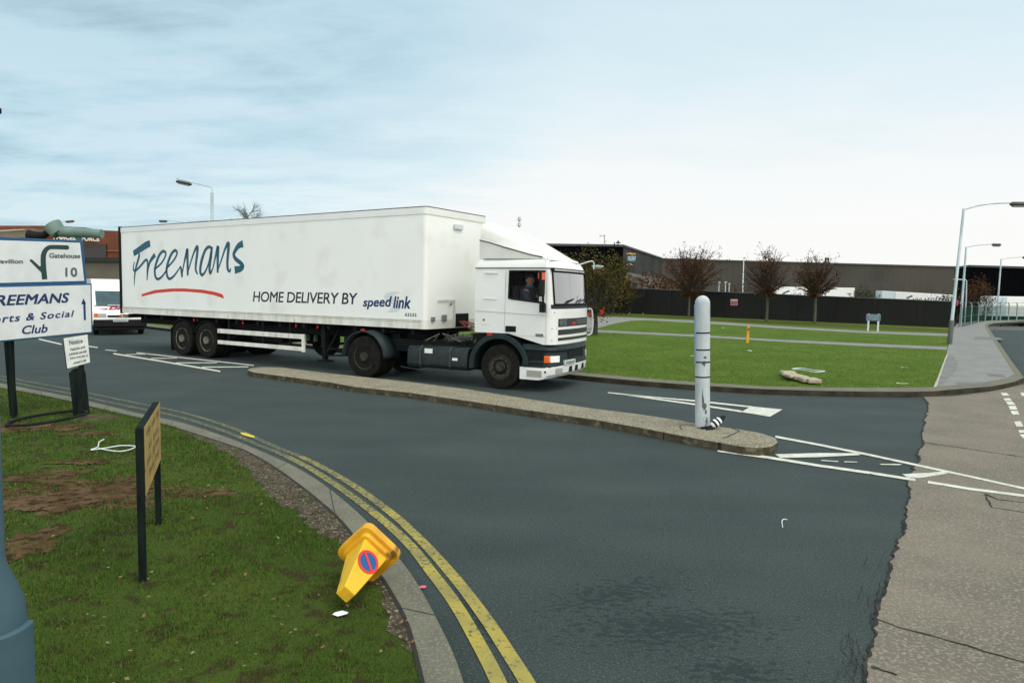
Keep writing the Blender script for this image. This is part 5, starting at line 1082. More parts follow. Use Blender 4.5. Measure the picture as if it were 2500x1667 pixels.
# street name plate
np_ = [gp(2119, 808, LZ), gp(2143, 809, LZ)]; nd = np_[1]-np_[0]; Fn = Frame((*np_[0][:2], 0), math.atan2(nd[1], nd[0])); Ln2 = np.linalg.norm(nd)
name_s = thing('street_nameplate', 'low grey blue street nameplate on two white legs before the dark wall', 'sign', (*np_[0][:2], LZ), Fn.yaw)
for xx in (0, Ln2):
    b = MB(); b.box(xx-.045, xx+.045, -.04, .04, 0, 1.0); b.build('leg', mat('leg_white', (.6, .66, .62), .5), name_s, bevel=.008)
b = MB(); b.box(-.12, Ln2+.12, -.06, -.042, .60, .98); nf_ = b.build('plate', mat('plate_blue_grey', (.10, .17, .19), .5, (.13, .2, .22), 6.), name_s, bevel=.006)
b = MB()
for r_, z_ in ((0, .84), (1, .70)):
    for k in range(5): b.box(.04+k*.105, .04+k*.105+random.uniform(.05, .085), -.063, -.0605, z_, z_+.06)
b.build('faint_lettering', mat('pale_ink', (.28, .36, .36), .6), nf_)
# round no-stopping sign on the first lamp post
nsp = atY(2332, 739, Yd-.2); ns = thing('clearway_sign', 'round blue no stopping sign with red ring and cross on the tall lamp post', 'sign', nsp)
def zdisc(r, y, m, nm, par, n=28, r0=0.001):
    b = MB(); b.lathe([(r0, y), (r, y), (r, y+.008), (r0, y+.008)], n, (0, 0, 0), 'y'); return b.build(nm, m, par)
zdisc(.145, 0, MATS['sign_red'], 'ring', ns); d0 = zdisc(.112, -.006, MATS['sign_blue'], 'disc', ns)
b = MB()
for s in (-1, 1): b.bar((-.08*s, -.011, -.08), (.08*s, -.011, .08), .004, .034, up=(0, 1, 0))
b.build('cross', MATS['sign_red'], d0)
b = MB(); b.box(-.04, .04, .009, .10, -.03, .03); b.build('bracket', galvd, ns)

# ------------------------------------------------------------------ the dark boundary wall
def bricks(name, c1_, c2_, mortar, scale, rough=.9):
    m = bpy.data.materials.new(name); m.use_nodes = True; t = m.node_tree; p = t.nodes['Principled BSDF']; p.inputs['Roughness'].default_value = rough
    c = t.nodes.new('ShaderNodeTexCoord'); mp_ = t.nodes.new('ShaderNodeMapping'); t.links.new(c.outputs['Object'], mp_.inputs[0]); mp_.inputs['Rotation'].default_value = (math.radians(90), 0, 0)
    br = t.nodes.new('ShaderNodeTexBrick'); t.links.new(mp_.outputs[0], br.inputs[0]); br.inputs['Color1'].default_value = (*c1_, 1); br.inputs['Color2'].default_value = (*c2_, 1); br.inputs['Mortar'].default_value = (*mortar, 1); br.inputs['Scale'].default_value = scale
    br.inputs['Mortar Size'].default_value = .012; br.inputs['Brick Width'].default_value = .5; br.inputs['Row Height'].default_value = .16
    ns_ = t.nodes.new('ShaderNodeTexNoise'); ns_.inputs['Scale'].default_value = .7; ns_.inputs['Detail'].default_value = 6; t.links.new(c.outputs['Object'], ns_.inputs[0])
    mxn = t.nodes.new('ShaderNodeMix'); mxn.data_type = 'RGBA'; mxn.blend_type = 'MULTIPLY'; mxn.inputs[0].default_value = .6; t.links.new(br.outputs[0], mxn.inputs[6]); rr_ = t.nodes.new('ShaderNodeValToRGB'); t.links.new(ns_.outputs[0], rr_.inputs[0]); rr_.color_ramp.elements[0].color = (.5, .5, .5, 1); rr_.color_ramp.elements[1].color = (1.4, 1.35, 1.25, 1); rr_.color_ramp.elements[0].position = .3; rr_.color_ramp.elements[1].position = .7
    t.links.new(rr_.outputs[0], mxn.inputs[7]); t.links.new(mxn.outputs[2], p.inputs['Base Color']); return m
wb0, wb1 = gp(1533, 768), gp(2325, 804)
def wtop(x, y, P): return atY(x, y, P[1])[2]
zw0, zw1 = wtop(1533, 704, wb0), wtop(2325, 737, wb1)
dv = wb1-wb0; WL = np.linalg.norm(dv); WF = Frame((wb0[0], wb0[1], 0), math.atan2(dv[1], dv[0]))
wall = thing('boundary_wall', 'long low dark brown brick wall with pale coping behind the lawn', 'wall', wb0, WF.yaw)
ext_l = -14.; zl_ = zw0
b = MB(); b.prism([(ext_l, -.1), (WL, -.1), (WL, zw1), (0, zw0), (ext_l, zw0)], (0, .25, 0)); b.build('brickwork', bricks('dark_brick', (.008, .0075, .006), (.013, .011, .008), (.006, .006, .005), 2.2), wall)
b = MB()
b.prism([(ext_l, zw0), (0, zw0), (WL+.03, zw1), (WL+.03, zw1+.05), (0, zw0+.05), (ext_l, zw0+.05)], (0, .35, 0), (0, -.05, 0)); b.build('coping', mat('weathered_coping', (.15, .155, .14), .8, (.09, .10, .09), 3.), wall)
for k in range(9):
    xx = 2.+k*(WL-4)/8; hz_ = zw0+(zw1-zw0)*xx/WL-.03
    b = MB(); b.box(xx-.17, xx+.17, -.06, -.001, -.1, hz_); b.build('pier', bpy.data.materials['dark_brick'], wall)
dsg = atY(1793, 738, 62)
P = WF.side(1793, 738, -.02); ws = thing('warning_sign', 'small red and white warning sign fixed to the dark wall', 'sign', WF.w(P[0], -.07, P[1]), WF.yaw)
b = MB(); b.box(-.34, .34, -.02, .0, -.26, .26); wf_ = b.build('plate', mat('sign_white_red', (.62, .58, .56), .5), ws, bevel=.006)
b = MB(); b.box(-.31, .31, -.024, -.0205, -.23, .12); b.build('red_field', mat('dull_red', (.42, .05, .06), .5), wf_)
b = MB()
for r_ in range(3):
    for k in range(4): b.box(-.24+k*.125, -.24+k*.125+random.uniform(.06, .10), -.027, -.0245, .04-r_*.1, .085-r_*.1)
b.build('faint_lettering', mat('pink_ink', (.50, .30, .30), .6), wf_)

# ------------------------------------------------------------------ warehouses
clad_b = mat('brown_cladding', (.078, .073, .058), .9, (.062, .059, .048), .25, third=((.084, .074, .058), .05, .45, .6), spec=.1)
clad_k = mat('black_cladding', (.0025, .003, .0035), .95, spec=.03)
clad_g = mat('grey_green_cladding', (.050, .052, .046), .9, (.030, .033, .029), .12, spec=.1)
roofm = mat('roof_edge', (.05, .05, .05), .7)
def ribbed_wall(P, Q, z0, z1, zq, th=.5, step=.9):
    """vertical ribbed cladding from P to Q (xy), ribs 4 cm proud; z1 top at P, zq top at Q"""
    P = np.array(P[:2], float); Q = np.array(Q[:2], float); d = Q-P; Ld = np.linalg.norm(d); d /= Ld; nn = np.array([d[1], -d[0]])
    if nn @ (P-np.array([0, 0])) > 0: nn = -nn
    b = MB(); n = int(Ld/step); v = []; pts = []
    for k in range(n):
        a = k*step
        for off, s in ((0, a), (0, a+step*.45), (.02, a+step*.5), (.02, a+step*.95)): pts.append((P+d*min(s, Ld)+nn*off, min(s, Ld)/Ld))
    pts.append((Q, 1.))
    m_ = len(pts)
    v = [(p[0], p[1], z0) for p, s in pts]+[(p[0], p[1], z1*(1-s)+zq*s) for p, s in pts]; b.add(v, [(i, i+1, i+1+m_, i+m_) for i in range(m_-1)])
    back = [(pp_+(-nn)*th) for pp_ in (P, Q)]
    b.add([(P[0], P[1], z1), (Q[0], Q[1], zq), (back[1][0], back[1][1], zq), (back[0][0], back[0][1], z1)], [(0, 1, 2, 3)]); return b
GB = -1.62
# long warehouse
D0 = atY(1612, 632, 172.); D1 = atY(2334, 652, 160.)
wh = thing('warehouse', 'very long flat roofed brown clad warehouse behind the dark wall', 'warehouse', (0, 0, 0))
ribbed_wall(D0, D1, GB, D0[2], D1[2], th=60, step=1.2).build('cladding', clad_b, wh)
b = MB(); b.bar(D0+[0, -.1, 0], D1+[0, -.1, 0], .3, .35); b.build('eaves_trim', roofm, wh)
e0 = atY(2334, 652, 160.)
# black left warehouse with recessing end
K0 = atY(1522, 600, 110.); K1 = atY(1616, 631, 150.); K2 = atY(1300, 597, 108.)
kw = thing('warehouse', 'black gabled warehouse with faded coloured mural on its angled right face', 'warehouse', (0, 0, 0))
ribbed_wall(K2, K0, GB, K2[2], K0[2], th=14).build('front_cladding', clad_k, kw)
b = ribbed_wall(K0, K1, GB, K0[2], K1[2], th=.1); sidew = b.build('side_cladding', clad_g, kw)
b = MB(); b.bar(K2+[0, -.1, 0], K0+[0, -.1, 0], .3, .35); b.bar(K0+[0, -.1, 0], K1+[0, -.1, 0], .3, .3); b.build('eaves_trim', roofm, kw)
dk = K1-K0; KF = Frame((K0[0], K0[1], 0), math.atan2(dk[1], dk[0]))
x4 = lambda x, y: (x/4.055+1380, y/4.055+540)
def kq(pts): return [KF.w(*(lambda s: (s[0], -.12, s[1]))(KF.side(*x4(*p)))) for p in pts]
b = MB(); P = kq([(600, 318), (640, 312), (660, 320), (690, 318), (690, 330), (650, 334), (625, 326), (600, 330)]); b.add(P, [tuple(range(8))]); b.build('mural_flash', mat('mural_orange', (.55, .30, .08), .6), sidew, fix=False)
b = MB()
for k in range(6):
    P = kq([(608+k*14, 395-k*2), (614+k*14, 395-k*2), (622+k*14, 345), (614+k*14, 345)]); b.add(P, [(0, 1, 2, 3)])
b.build('mural_lettering', mat('mural_pale', (.42, .55, .58), .6), sidew, fix=False)
b = MB(); P = kq([(610, 375), (692, 362), (685, 400), (640, 405)]); b.add([p+[0, .03, 0] for p in P], [(0, 1, 2, 3)]); b.build('mural_panel', mat('mural_blue', (.03, .14, .19), .6), sidew, fix=False)
b = MB(); ar = [(600, 432), (608, 422), (622, 418), (640, 420), (656, 428), (660, 438)]; ar2 = [(655, 438), (648, 434), (636, 428), (622, 427), (612, 430), (606, 436)]
P = kq(ar+ar2); b.add(P, [(i, i+1, 10-i, 11-i) for i in range(5)]); b.build('mural_arc', mat('mural_yellow', (.62, .35, .02), .6), sidew, fix=False)
# low grey block at its foot
B0, B1 = atY(1528, 664, 100.), atY(1620, 682, 104.)
lb = thing('low_building', 'low grey flat roofed block between the black warehouse and the wall', 'building', (0, 0, 0))
ribbed_wall(B0, B1, GB, B0[2], B1[2], th=8, step=1.).build('wall', mat('grey_render', (.13, .14, .13), .8, (.10, .11, .10), .5), lb)
# black warehouse on the right
R0 = atY(2331, 654, 118.); R1 = atY(2366, 649.5, 104.); R2 = atY(2560, 655, 100.)
rw = thing('warehouse', 'black flat roofed warehouse behind the chain link fence at the right', 'warehouse', (0, 0, 0))
ribbed_wall(R1, R2, GB, R1[2], R2[2], th=12).build('front_cladding', clad_k, rw)
ribbed_wall(R0, R1, GB, R0[2], R1[2], th=.1).build('side_cladding', clad_k, rw)
b = MB(); b.bar(R1+[0, -.1, 0], R2+[0, -.1, 0], .25, .3); b.bar(R0+[0, -.1, 0], R1+[0, -.1, 0], .25, .3); b.build('eaves_trim', roofm, rw)
# parcel depot on the left
OB = bricks('orange_brick', (.20, .052, .018), (.15, .04, .015), (.11, .06, .04), 1.2)
s1 = lambda x, y: (x/2.702, y/2.702+500)
Yb = 62.
depot = thing('parcel_depot', 'orange brick depot with white lettering above a dark glazed band, far left', 'depot', (0, Yb, GB))
def dP(x, y, o=0.): p = atY(*s1(x, y), Yb-o); return np.array([p[0], p[1]-Yb, p[2]-GB])
def dpoly(mb, pts, o=0., th=.3, mi=0):
    v = [dP(*p, o) for p in pts]; n = len(v); v2 = [q+np.array([0, th, 0]) for q in v]; mb.add(v+v2, [tuple(range(n-1, -1, -1)), tuple(range(n, 2*n))]+[(i, (i+1) % n, (i+1) % n+n, i+n) for i in range(n)], mi)
b = MB(); dpoly(b, [(-700, 370), (-700, 135), (0, 138), (340, 138), (560, 150), (668, 168), (960, 180), (960, 370)], 0, 30); b.build('brick_wall', OB, depot)
b = MB(); dpoly(b, [(-700, 375), (960, 375), (960, 1100), (-700, 1100)], .4, 2); b.build('lower_wall', mat('brown_grey_render', (.14, .125, .095), .85, (.115, .10, .078), .6), depot)
b = MB(); dpoly(b, [(-700, 348), (960, 348), (960, 376), (-700, 376)], .7, 1); b.build('ledge', mat('dark_ledge', (.014, .016, .015), .7), depot)
b = MB(); dpoly(b, [(380, 258), (700, 262), (700, 348), (380, 348)], .15, .2); b.build('glazed_band', mat('dark_glazing', (.018, .014, .010), .25), depot)
b = MB(); dpoly(b, [(698, 302), (960, 305), (960, 309), (698, 306)], .1, .2); b.build('string_course', mat('pale_course', (.30, .14, .08), .8), depot)
b = MB(); dpoly(b, [(-700, 182), (0, 166), (225, 158), (225, 215), (-700, 225)], 1.2, 6); b.build('side_bay', mat('beige_bay', (.22, .17, .11), .85, (.18, .14, .09), .5), depot)
b = MB(); dpoly(b, [(-300, 176), (0, 170), (160, 160), (160, 165), (0, 176), (-300, 183)], 1.4, .1); b.build('bay_flashing', mat('pale_flashing', (.5, .5, .46), .6), depot)
b = MB(); text_box(b, 'PARCEL', [dP(352, 228, .08), dP(505, 234, .08), dP(505, 202, .08), dP(352, 188, .08)], (0, 0, 0), bold=.05); text_box(b, 'FORCE', [dP(538, 238, .08), dP(657, 243, .08), dP(657, 212, .08), dP(538, 206, .08)], (0, 0, 0), bold=.05); b.build('lettering', mat('depot_white', (.8, .8, .76), .5), depot, fix=False)
b = MB(); c_ = dP(521, 226, .1); b.lathe([(.001, 0), (.28, 0), (.28, .03), (.001, .03)], 16, c_, 'y'); b.build('emblem', mat('emblem_blue', (.03, .12, .16), .5), depot)
# duct lying across the depot front
b = MB(); Dp = [atY(*s1(*p), Yb-3) for p in ((345, 135), (392, 190))]; b.tube([Dp[0], Dp[1]], [.75, .62], 14); b.tube([Dp[1]+[.1, 0, .15], atY(*s1(672, 192), Yb-3)], [.45, .38], 14)
duct = tag(b.build('roof_duct', mat('pale_green_metal', (.17, .235, .21), .8, (.13, .185, .165), .9, spec=.15), smooth=True), 'pale green bent metal duct in front of the depot lettering', 'duct')
b = MB(); b.tube(smooth_line([atY(*s1(*p), Yb-3) for p in ((195, 205), (240, 208), (290, 200), (345, 168))], 5), [.35]*4+[.3]*12, 10) if False else b.tube([atY(*s1(*p), Yb-3) for p in ((192, 203), (245, 206), (290, 200), (345, 166))], [.5, .36, .3, .22], 10)
tag(b.build('exhaust_pipe', black, smooth=True), 'black curved pipe rising beside the pale duct above the direction sign', 'pipe')

# ------------------------------------------------------------------ trailers parked beyond the wall
def yard_trailer(label, P, yaw, ln, zt_, zb_, text=None, pitch=0.):
    t = thing('parked_trailer', label, 'trailer', (P[0], P[1], GB), yaw, 'white trailers parked behind the wall'); t.rotation_euler = (0, pitch, yaw)
    b = MB(); b.box(0, ln, 0, 2.5, zb_-GB, zt_-GB); bd = b.build('box_body', trwhite, t, bevel=.04)
    b = MB(); b.box(.3, ln-.3, .4, 2.1, zb_-GB-.35, zb_-GB-.001); b.build('chassis', dark, t)
    for xx in (1.4, 2.7):
        wheel('trailer_wheel', t, ln-xx, .25, .5, .35, -1)
        wheel('trailer_wheel', t, ln-xx, 2.25, .5, .35, 1)
    b = MB(); b.box(1.5, 1.65, .2, .35, 0, zb_-GB-.001); b.box(1.5, 1.65, 2.15, 2.3, 0, zb_-GB-.001); b.build('landing_leg', dark, t)
    if text:
        b = MB(); q = [np.array([text[0], 0, text[2]-GB]), np.array([text[1], 0, text[2]-GB]), np.array([text[1], 0, text[3]-GB]), np.array([text[0], 0, text[3]-GB])]
        V0, F0 = [], []
        for p, w in ST:
            PP = []
            for x, y in p: PP.append((text[0]+(x-150)/880*(text[1]-text[0]), text[2]-GB+(715-y)/355*(text[3]-text[2])))
            cross_ribbon(b, PP, [max(v, 9)*.0080 for v in w], (0, 0, 0), (1, 0, 0), (0, 0, 1), (0, -.005, 0))
        b.build('script_lettering', teal, bd, fix=False)
    return t
Yt = 124.
pA, pB = atY(1897, 697, Yt), atY(2087, 707, Yt)
yard_trailer('white box trailer partly hidden by the two autumn trees behind the wall', (pA[0], Yt), math.atan2(0, 1)-.0, pB[0]-pA[0], pB[2]+.3, pB[2]-2.9, (1.0, 9.4, pB[2]-2.6, pB[2]-.35))
pA, pB = atY(2184, 711.5, Yt), atY(2371, 722.5, Yt)
y2 = yard_trailer('white box trailer with dark green script showing above the wall near its right end', (pA[0], Yt), -.0, pB[0]-pA[0], pA[2], pA[2]-2.9, (2.0, 9.0, pA[2]-2.5, pA[2]-.55), .043)
b = MB(); fA, fB = atY(2152, 710, Yt), atY(2183, 713, Yt)
# its refrigerated front seen as a greyer panel
b.box(fA[0]-pA[0], -.02, .1, 2.4, pA[2]-2.9-GB, pA[2]-.0-GB); b.build('front_unit', mat('grey_white_unit', (.60, .66, .67), .5), y2, bevel=.05)
pA, pB = atY(2424, 723, 96.), atY(2530, 727, 96.)
y3 = yard_trailer('short white box body parked beyond the chain link fence', (pA[0], 96.), 0, 8.5, pA[2], pA[2]-2.75)
b = MB(); b.box(.04, 2.0, -.012, -.001, pA[2]-2.7-GB, pA[2]-.1-GB); b.build('side_door', mat('pale_blue_grey_panel', (.50, .58, .60), .5), y3)

# ------------------------------------------------------------------ chain link fence
fb = [atY(2345, 800, 48.), atY(2370, 786, 53.), atY(2388, 781, 58.), atY(2405, 779, 62.), atY(2422, 778, 64.), atY(2442, 777, 64.5), atY(2462, 776.5, 65.), atY(2482, 776, 65.5), atY(2502, 775, 66.), atY(2525, 775, 66.5)]
fence = thing('chain_link_fence', 'green chain link fence with cranked concrete posts beyond the footpath', 'fence', (fb[0][0], fb[0][1], 0))
pm = mat('pale_concrete_post', (.26, .33, .29), .8)
mesh_m = bpy.data.materials.new('green_wire_mesh'); mesh_m.use_nodes = True; t = mesh_m.node_tree; p = t.nodes['Principled BSDF']; p.inputs['Base Color'].default_value = (.008, .045, .032, 1); p.inputs['Roughness'].default_value = .9; p.inputs['Specular IOR Level'].default_value = .05
tcn = t.nodes.new('ShaderNodeTexCoord'); outs = []
tr = t.nodes.new('ShaderNodeBsdfTransparent'); ms = t.nodes.new('ShaderNodeMixShader'); ms.inputs[0].default_value = .52; t.links.new(tr.outputs[0], ms.inputs[1]); t.links.new(p.outputs[0], ms.inputs[2]); t.links.new(ms.outputs[0], t.nodes['Material Output'].inputs[0])
O = np.array([fb[0][0], fb[0][1], 0])
for i, q in enumerate(fb):
    g = np.array([q[0], q[1], -.1]); hgt = 1.52+.1; base = g-O; cr = np.array([-.22, -.15, .28])
    b = MB(); b.tube([base, base+[0, 0, hgt], base+[0, 0, hgt]+cr*.5+[0, 0, .05], base+[0, 0, hgt]+cr], [.055, .05, .045, .04], 6); b.build('fence_post', pm, fence, smooth=True)
b = MB()
for p_, q in zip(fb[:-1], fb[1:]):
    a0, a1 = np.array([p_[0], p_[1], -.05])-O, np.array([q[0], q[1], -.05])-O; b.add([a0, a1, a1+[0, 0, 1.5], a0+[0, 0, 1.5]], [(0, 1, 2, 3)])
b.build('wire_mesh', mesh_m, fence, fix=False)
b = MB()
for h in (.1, .8, 1.5, 1.8):
    b.tube([np.array([q[0], q[1], h])-O+(np.array([-.15, -.1, 0]) if h > 1.7 else 0) for q in fb], .012, 4)
b.build('strand_wire', galvd, fence)
# goalpost pipe frame near the wall end
Yg = 60.; b = MB(); b.tube([atY(2359, 727, Yg), atY(2359.5, 686, Yg), atY(2357, 683, Yg), atY(2328, 682, Yg)], .05, 6)
q = atY(2359, 727, Yg); b.tube([np.array([q[0], q[1], GB]), q], .05, 6)
tag(b.build('pipe_frame', galv, smooth=True), 'thin pale pipe frame standing beyond the wall end', 'pipe frame')

# ------------------------------------------------------------------ roof and yard poles, mast, bins, litter
for px_, py_, Yq, lab in ((1475, 599, 109., 'spindly television aerial on the black warehouse roof'),):
    a0 = atY(1475.5, 600, Yq); b = MB(); s = 110/1688.; b.tube([a0, a0+[0, 0, 27*s]], .06, 5); b.tube([a0+[-11*s, 0, 23*s], a0+[0, 0, 23*s]], .05, 5); b.tube([a0+[-11*s, 0, 27*s], a0+[-11*s, 0, 20*s]], .04, 5); b.tube([a0+[0, 0, 11*s], a0+[6*s, 0, 11*s]], .04, 5); b.tube([a0+[0, 0, 6*s], a0+[4*s, 0, 5*s]], .04, 5)
    tag(b.build('roof_aerial', mat('grey_aerial', (.22, .22, .22), .6)), lab, 'aerial')
a0 = atY(1509, 601, 109.); s = 109/1688.; b = MB(); b.tube([a0, a0+[0, 0, 13*s]], .07, 5); b.box(a0[0]-1.6*s, a0[0]+1.6*s, a0[1]-.1, a0[1]+.1, a0[2]+9*s, a0[2]+13*s); b.box(a0[0]-5*s, a0[0]-1.8*s, a0[1]-.1, a0[1]+.1, a0[2]+6.5*s, a0[2]+9.5*s); b.box(a0[0]+1.8*s, a0[0]+5.4*s, a0[1]-.1, a0[1]+.1, a0[2]+7*s, a0[2]+9.5*s); b.tube([a0+[-9*s, 0, 0], a0+[-9*s, 0, 9*s]], .08, 5); b.bar(a0+[-5*s, 0, 8*s], a0+[5*s, 0, 8*s], .1)
tag(b.build('floodlight_cluster', black), 'dark floodlight cluster on the black warehouse roof corner', 'floodlight')
q = atY(1815, 640, 110.); q0 = atY(1814, 686, 110.); b = MB(); b.tube([np.array([q0[0], q0[1], GB]), q0, atY(1816, 630, 110.)], [.10, .09, .07], 8); b.lathe([(.001, -.12), (.12, -.08), (.12, .08), (.001, .12)], 10, atY(1816, 629, 110.))
tag(b.build('flagpole', mat('white_pole', (.72, .75, .73), .5), smooth=True), 'white flagpole standing against the brown warehouse', 'flagpole')
for k, (xx, yt_, w, lab) in enumerate(((1754, 691, 3, 'left white headed short post showing above the wall'), (1770, 690, 3, 'middle white headed short post showing above the wall'), (1779, 694, 2, 'right grey headed short post showing above the wall'))):
    P = atY(xx, 730, 72.); s = 72/1688.; h = (730-yt_)*s; b = MB(); b.tube([(P[0], P[1], GB), (P[0], P[1], P[2]+h)], .05, 6); b.box(P[0]-w*s, P[0]+w*s, P[1]-.1, P[1]+.1, P[2]+h-.02, P[2]+h+.10)
    tag(b.build('yard_post', mat('yard_post_grey', (.45, .52, .52), .5)), lab, 'post', 'short posts behind the wall')
for k, xx in enumerate((2016, 2021.5)):
    P = atY(xx, 645, 150.); s = 150/1688.; b = MB(); b.tube([P-[0, 0, 1], P+[0, 0, 13*s]], .18, 8); b.lathe([(.26, 0), (.26, .25)], 10, P+[0, 0, 12.4*s])
    tag(b.build('flue_pipe', mat('rusty_flue', (.05, .035, .03), .7)), 'thin %s flue pipe on the warehouse roof by the tallest tree top' % ('left' if k == 0 else 'right'), 'flue', 'roof flues')
# lattice radio mast far behind the trailer
Ym = 190.; s = Ym/1688.; P = atY(1267, 556, Ym); b = MB(); base = np.array([P[0], Ym, GB])
b.tube([base, np.array([P[0], Ym, P[2]+30*s])], .05, 5); mast_p = thing('radio_mast', 'slender radio mast with two lattice aerial cages above the cab fairing', 'mast', base)
mb2 = MB(); mb2.tube([(0, 0, 0), (0, 0, P[2]+30*s-GB)], .045, 6); mb2.build('pole', mat('pale_mast', (.75, .76, .76), .5), mast_p)
for z0_ in (2*s, 15*s):
    mb2 = MB(); zz0 = P[2]-GB+z0_
    for ang_ in range(3):
        a = ang_*2.1+.3; c_ = np.array([.30*math.cos(a), .30*math.sin(a), 0]); mb2.tube([c_+[0, 0, zz0], c_+[0, 0, zz0+11*s]], .05, 4)
    for k in range(4):
        h = zz0+k*3*s; P3 = [np.array([.30*math.cos(a_*2.1+.3), .30*math.sin(a_*2.1+.3), h]) for a_ in range(3)]
        mb2.tube(P3+[P3[0]], .03, 4)
    mb2.tube([(-.75, 0, zz0+2*s), (-.3, 0, zz0+7*s)], .04, 4); mb2.tube([(.5, 0, zz0+1*s), (.5, 0, zz0+8*s)], .05, 4); mb2.box(-.2, .25, -.2, .2, zz0, zz0+2.5*s)
    mb2.build('aerial_cage', mat('grey_aerial', (.22, .22, .22), .6), mast_p)
# red litter bins
for k, (xx, yy, lab) in enumerate(((1469, 773, 'round red litter bin standing clear on the path by the hedge'), (1443.5, 775, 'red litter bin half hidden behind the leafy tree trunk'))):
    P = gp(xx, yy, LZ); t = thing('litter_bin', lab, 'litter bin', P, 0, 'red litter bins')
    b = MB(); b.lathe([(.001, 0), (.18, 0), (.20, .05), (.205, .55), (.20, .62), (.205, .70), (.19, .78), (.001, .80)], 20); bb_ = b.build('body', mat('bin_red', (.50, .010, .018), .4, (.42, .01, .015), 5.), t, smooth=True, ang=40)
    b = MB(); b.box(-.12, .12, -.208, -.19, .60, .70); b.build('opening', black, bb_)
    b = MB(); b.lathe([(.08, .78), (.12, .81), (.10, .83), (.001, .83)], 14); b.build('cap', mat('bin_cap', (.5, .4, .38), .5), bb_)
# litter against the wall
lit = [((1548, 765.5), .16, (.7, .72, .7)), ((1556, 765), .22, (.62, .70, .76)), ((1563, 766), .18, (.55, .63, .70)), ((1572, 767), .12, (.6, .42, .1)), ((1564, 760), .10, (.35, .6, .5)), ((1538, 766), .09, (.6, .6, .58))]
for k, (q, r, c) in enumerate(lit):
    P = gp(*q, LZ); b = MB()
    V = []
    for i in range(7):
        for j in range(8):
            t_ = math.pi*i/6; p_ = 2*math.pi*j/8; rr_ = r*random.uniform(.6, 1.15); V.append((P[0]+rr_*math.sin(t_)*math.cos(p_)*1.3, P[1]+rr_*math.sin(t_)*math.sin(p_)*.7, P[2]+r*.4+rr_*math.cos(t_)*.55))
    b.add(V, [(i*8+j, i*8+(j+1) % 8, (i+1)*8+(j+1) % 8, (i+1)*8+j) for i in range(6) for j in range(8)])
    tag(b.build('litter_bag', mat('litter_%d' % k, c, .6)), ['white crumpled litter bag at the foot of the dark wall', 'largest pale blue litter bag at the foot of the dark wall', 'grey blue crumpled wrapper right of the blue litter bag', 'small orange wrapper at the right of the wall litter', 'small green scrap resting highest on the wall litter', 'smallest off white scrap left of the wall litter'][k], 'litter', 'litter by the wall')
# odd scraps on grass and road
b = MB()
def scrap(q, z, r, lab, c, nm='paper_scrap'):
    P = gp(*q, z); b = MB(); b.add([(P[0]+r*x, P[1]+r*y*.7, P[2]+.012+random.random()*r*.25) for x, y in ((-1, -.3), (-.2, -.8), (.9, -.4), (1, .5), (.1, .9), (-.8, .5))], [(0, 1, 5), (1, 4, 5), (1, 2, 4), (2, 3, 4)])
    tag(b.build(nm, mat('scrap_%.2f%.2f' % (c[0], c[1]), c, .7), fix=False), lab, 'litter', 'scraps of paper')
scrap((831, 1504), VZ, .045, 'white scrap on the near grass below the tipped cone', (.7, .72, .7)); scrap((1030, 1437), 0, .03, 'pink scrap in the gutter below the tipped cone', (.6, .12, .16)); scrap((1828, 858), LZ, .12, 'white scrap on the lawn just below the yellow post', (.7, .74, .7))
scrap((1686, 870), LZ, .10, 'grey scrap on the lawn left of the bollard', (.45, .48, .42)); scrap((1619, 788.5), LZ, .10, 'pale scrap beside the upper lawn path', (.6, .6, .55)); scrap((2208, 899), LZ, .10, 'pale scrap on the right part of the lawn', (.55, .6, .5)); scrap((1765, 801), LZ, .10, 'white speck of paper between the two lawn paths', (.68, .7, .68)); scrap((2203, 938), LZ, .14, 'buff scrap near the lawn kerb at the right', (.5, .42, .3))
b = MB(); b.tube(smooth_line([np.array(gp(*q, .008)) for q in ((1922, 1268), (1913, 1267), (1909, 1272), (1910, 1282), (1911, 1287))], 4), .004, 5); tag(b.build('wire_offcut', mat('white_strap', (.62, .7, .68), .5)), 'tiny hooked white wire lying on the near tarmac', 'wire')

# ------------------------------------------------------------------ trees and shrubs
def leaf_quads(b, C, size, up=.0):
    for c in C:
        a = rng.normal(size=3); a /= np.linalg.norm(a); d = np.cross(a, rng.normal(size=3)); d /= np.linalg.norm(d); s_ = size*rng.uniform(.6, 1.3)
        b.add([c-a*s_*.5, c+d*s_*.32, c+a*s_*.5, c-d*s_*.32], [(0, 1, 2, 3)])
def grow(b, p, d, r, ln, depth, tips, spread=.5, up=.15, kids=3, bend=.15, n=5):
    P = [np.array(p, float)]; d = np.array(d, float); d /= np.linalg.norm(d); k = 4
    for i in range(k):
        d = d+rng.normal(size=3)*bend*.5+np.array([0, 0, up*.25]); d /= np.linalg.norm(d); P.append(P[-1]+d*ln/k)
    b.tube(P, list(np.linspace(r, r*.55, k+1)), n, cap=False); tips.extend(P[2:])
    if depth > 0:
        for j in range(kids):
            t = rng.uniform(.35, 1.); q = P[int(t*k)]; e = d+rng.normal(size=3)*spread; grow(b, q, e, r*.55, ln*rng.uniform(.55, .85), depth-1, tips, spread, up, kids, bend, 4)
bark = mat('bark', (.06, .052, .035), .9, (.035, .03, .02), 8., bump=.5, stretch=(3, 3, .6))
barkg = mat('green_bark', (.085, .09, .05), .9, (.05, .05, .03), 6., bump=.5, stretch=(3, 3, .6))
twig = mat('twig', (.035, .026, .018), .9)
leaf_g = mat('green_brown_leaves', (.06, .08, .01), .7, island=[(.018, .025, .006), (.042, .044, .009), (.062, .052, .011), (.032, .036, .008), (.10, .065, .016), (.08, .036, .010)], spec=.1)
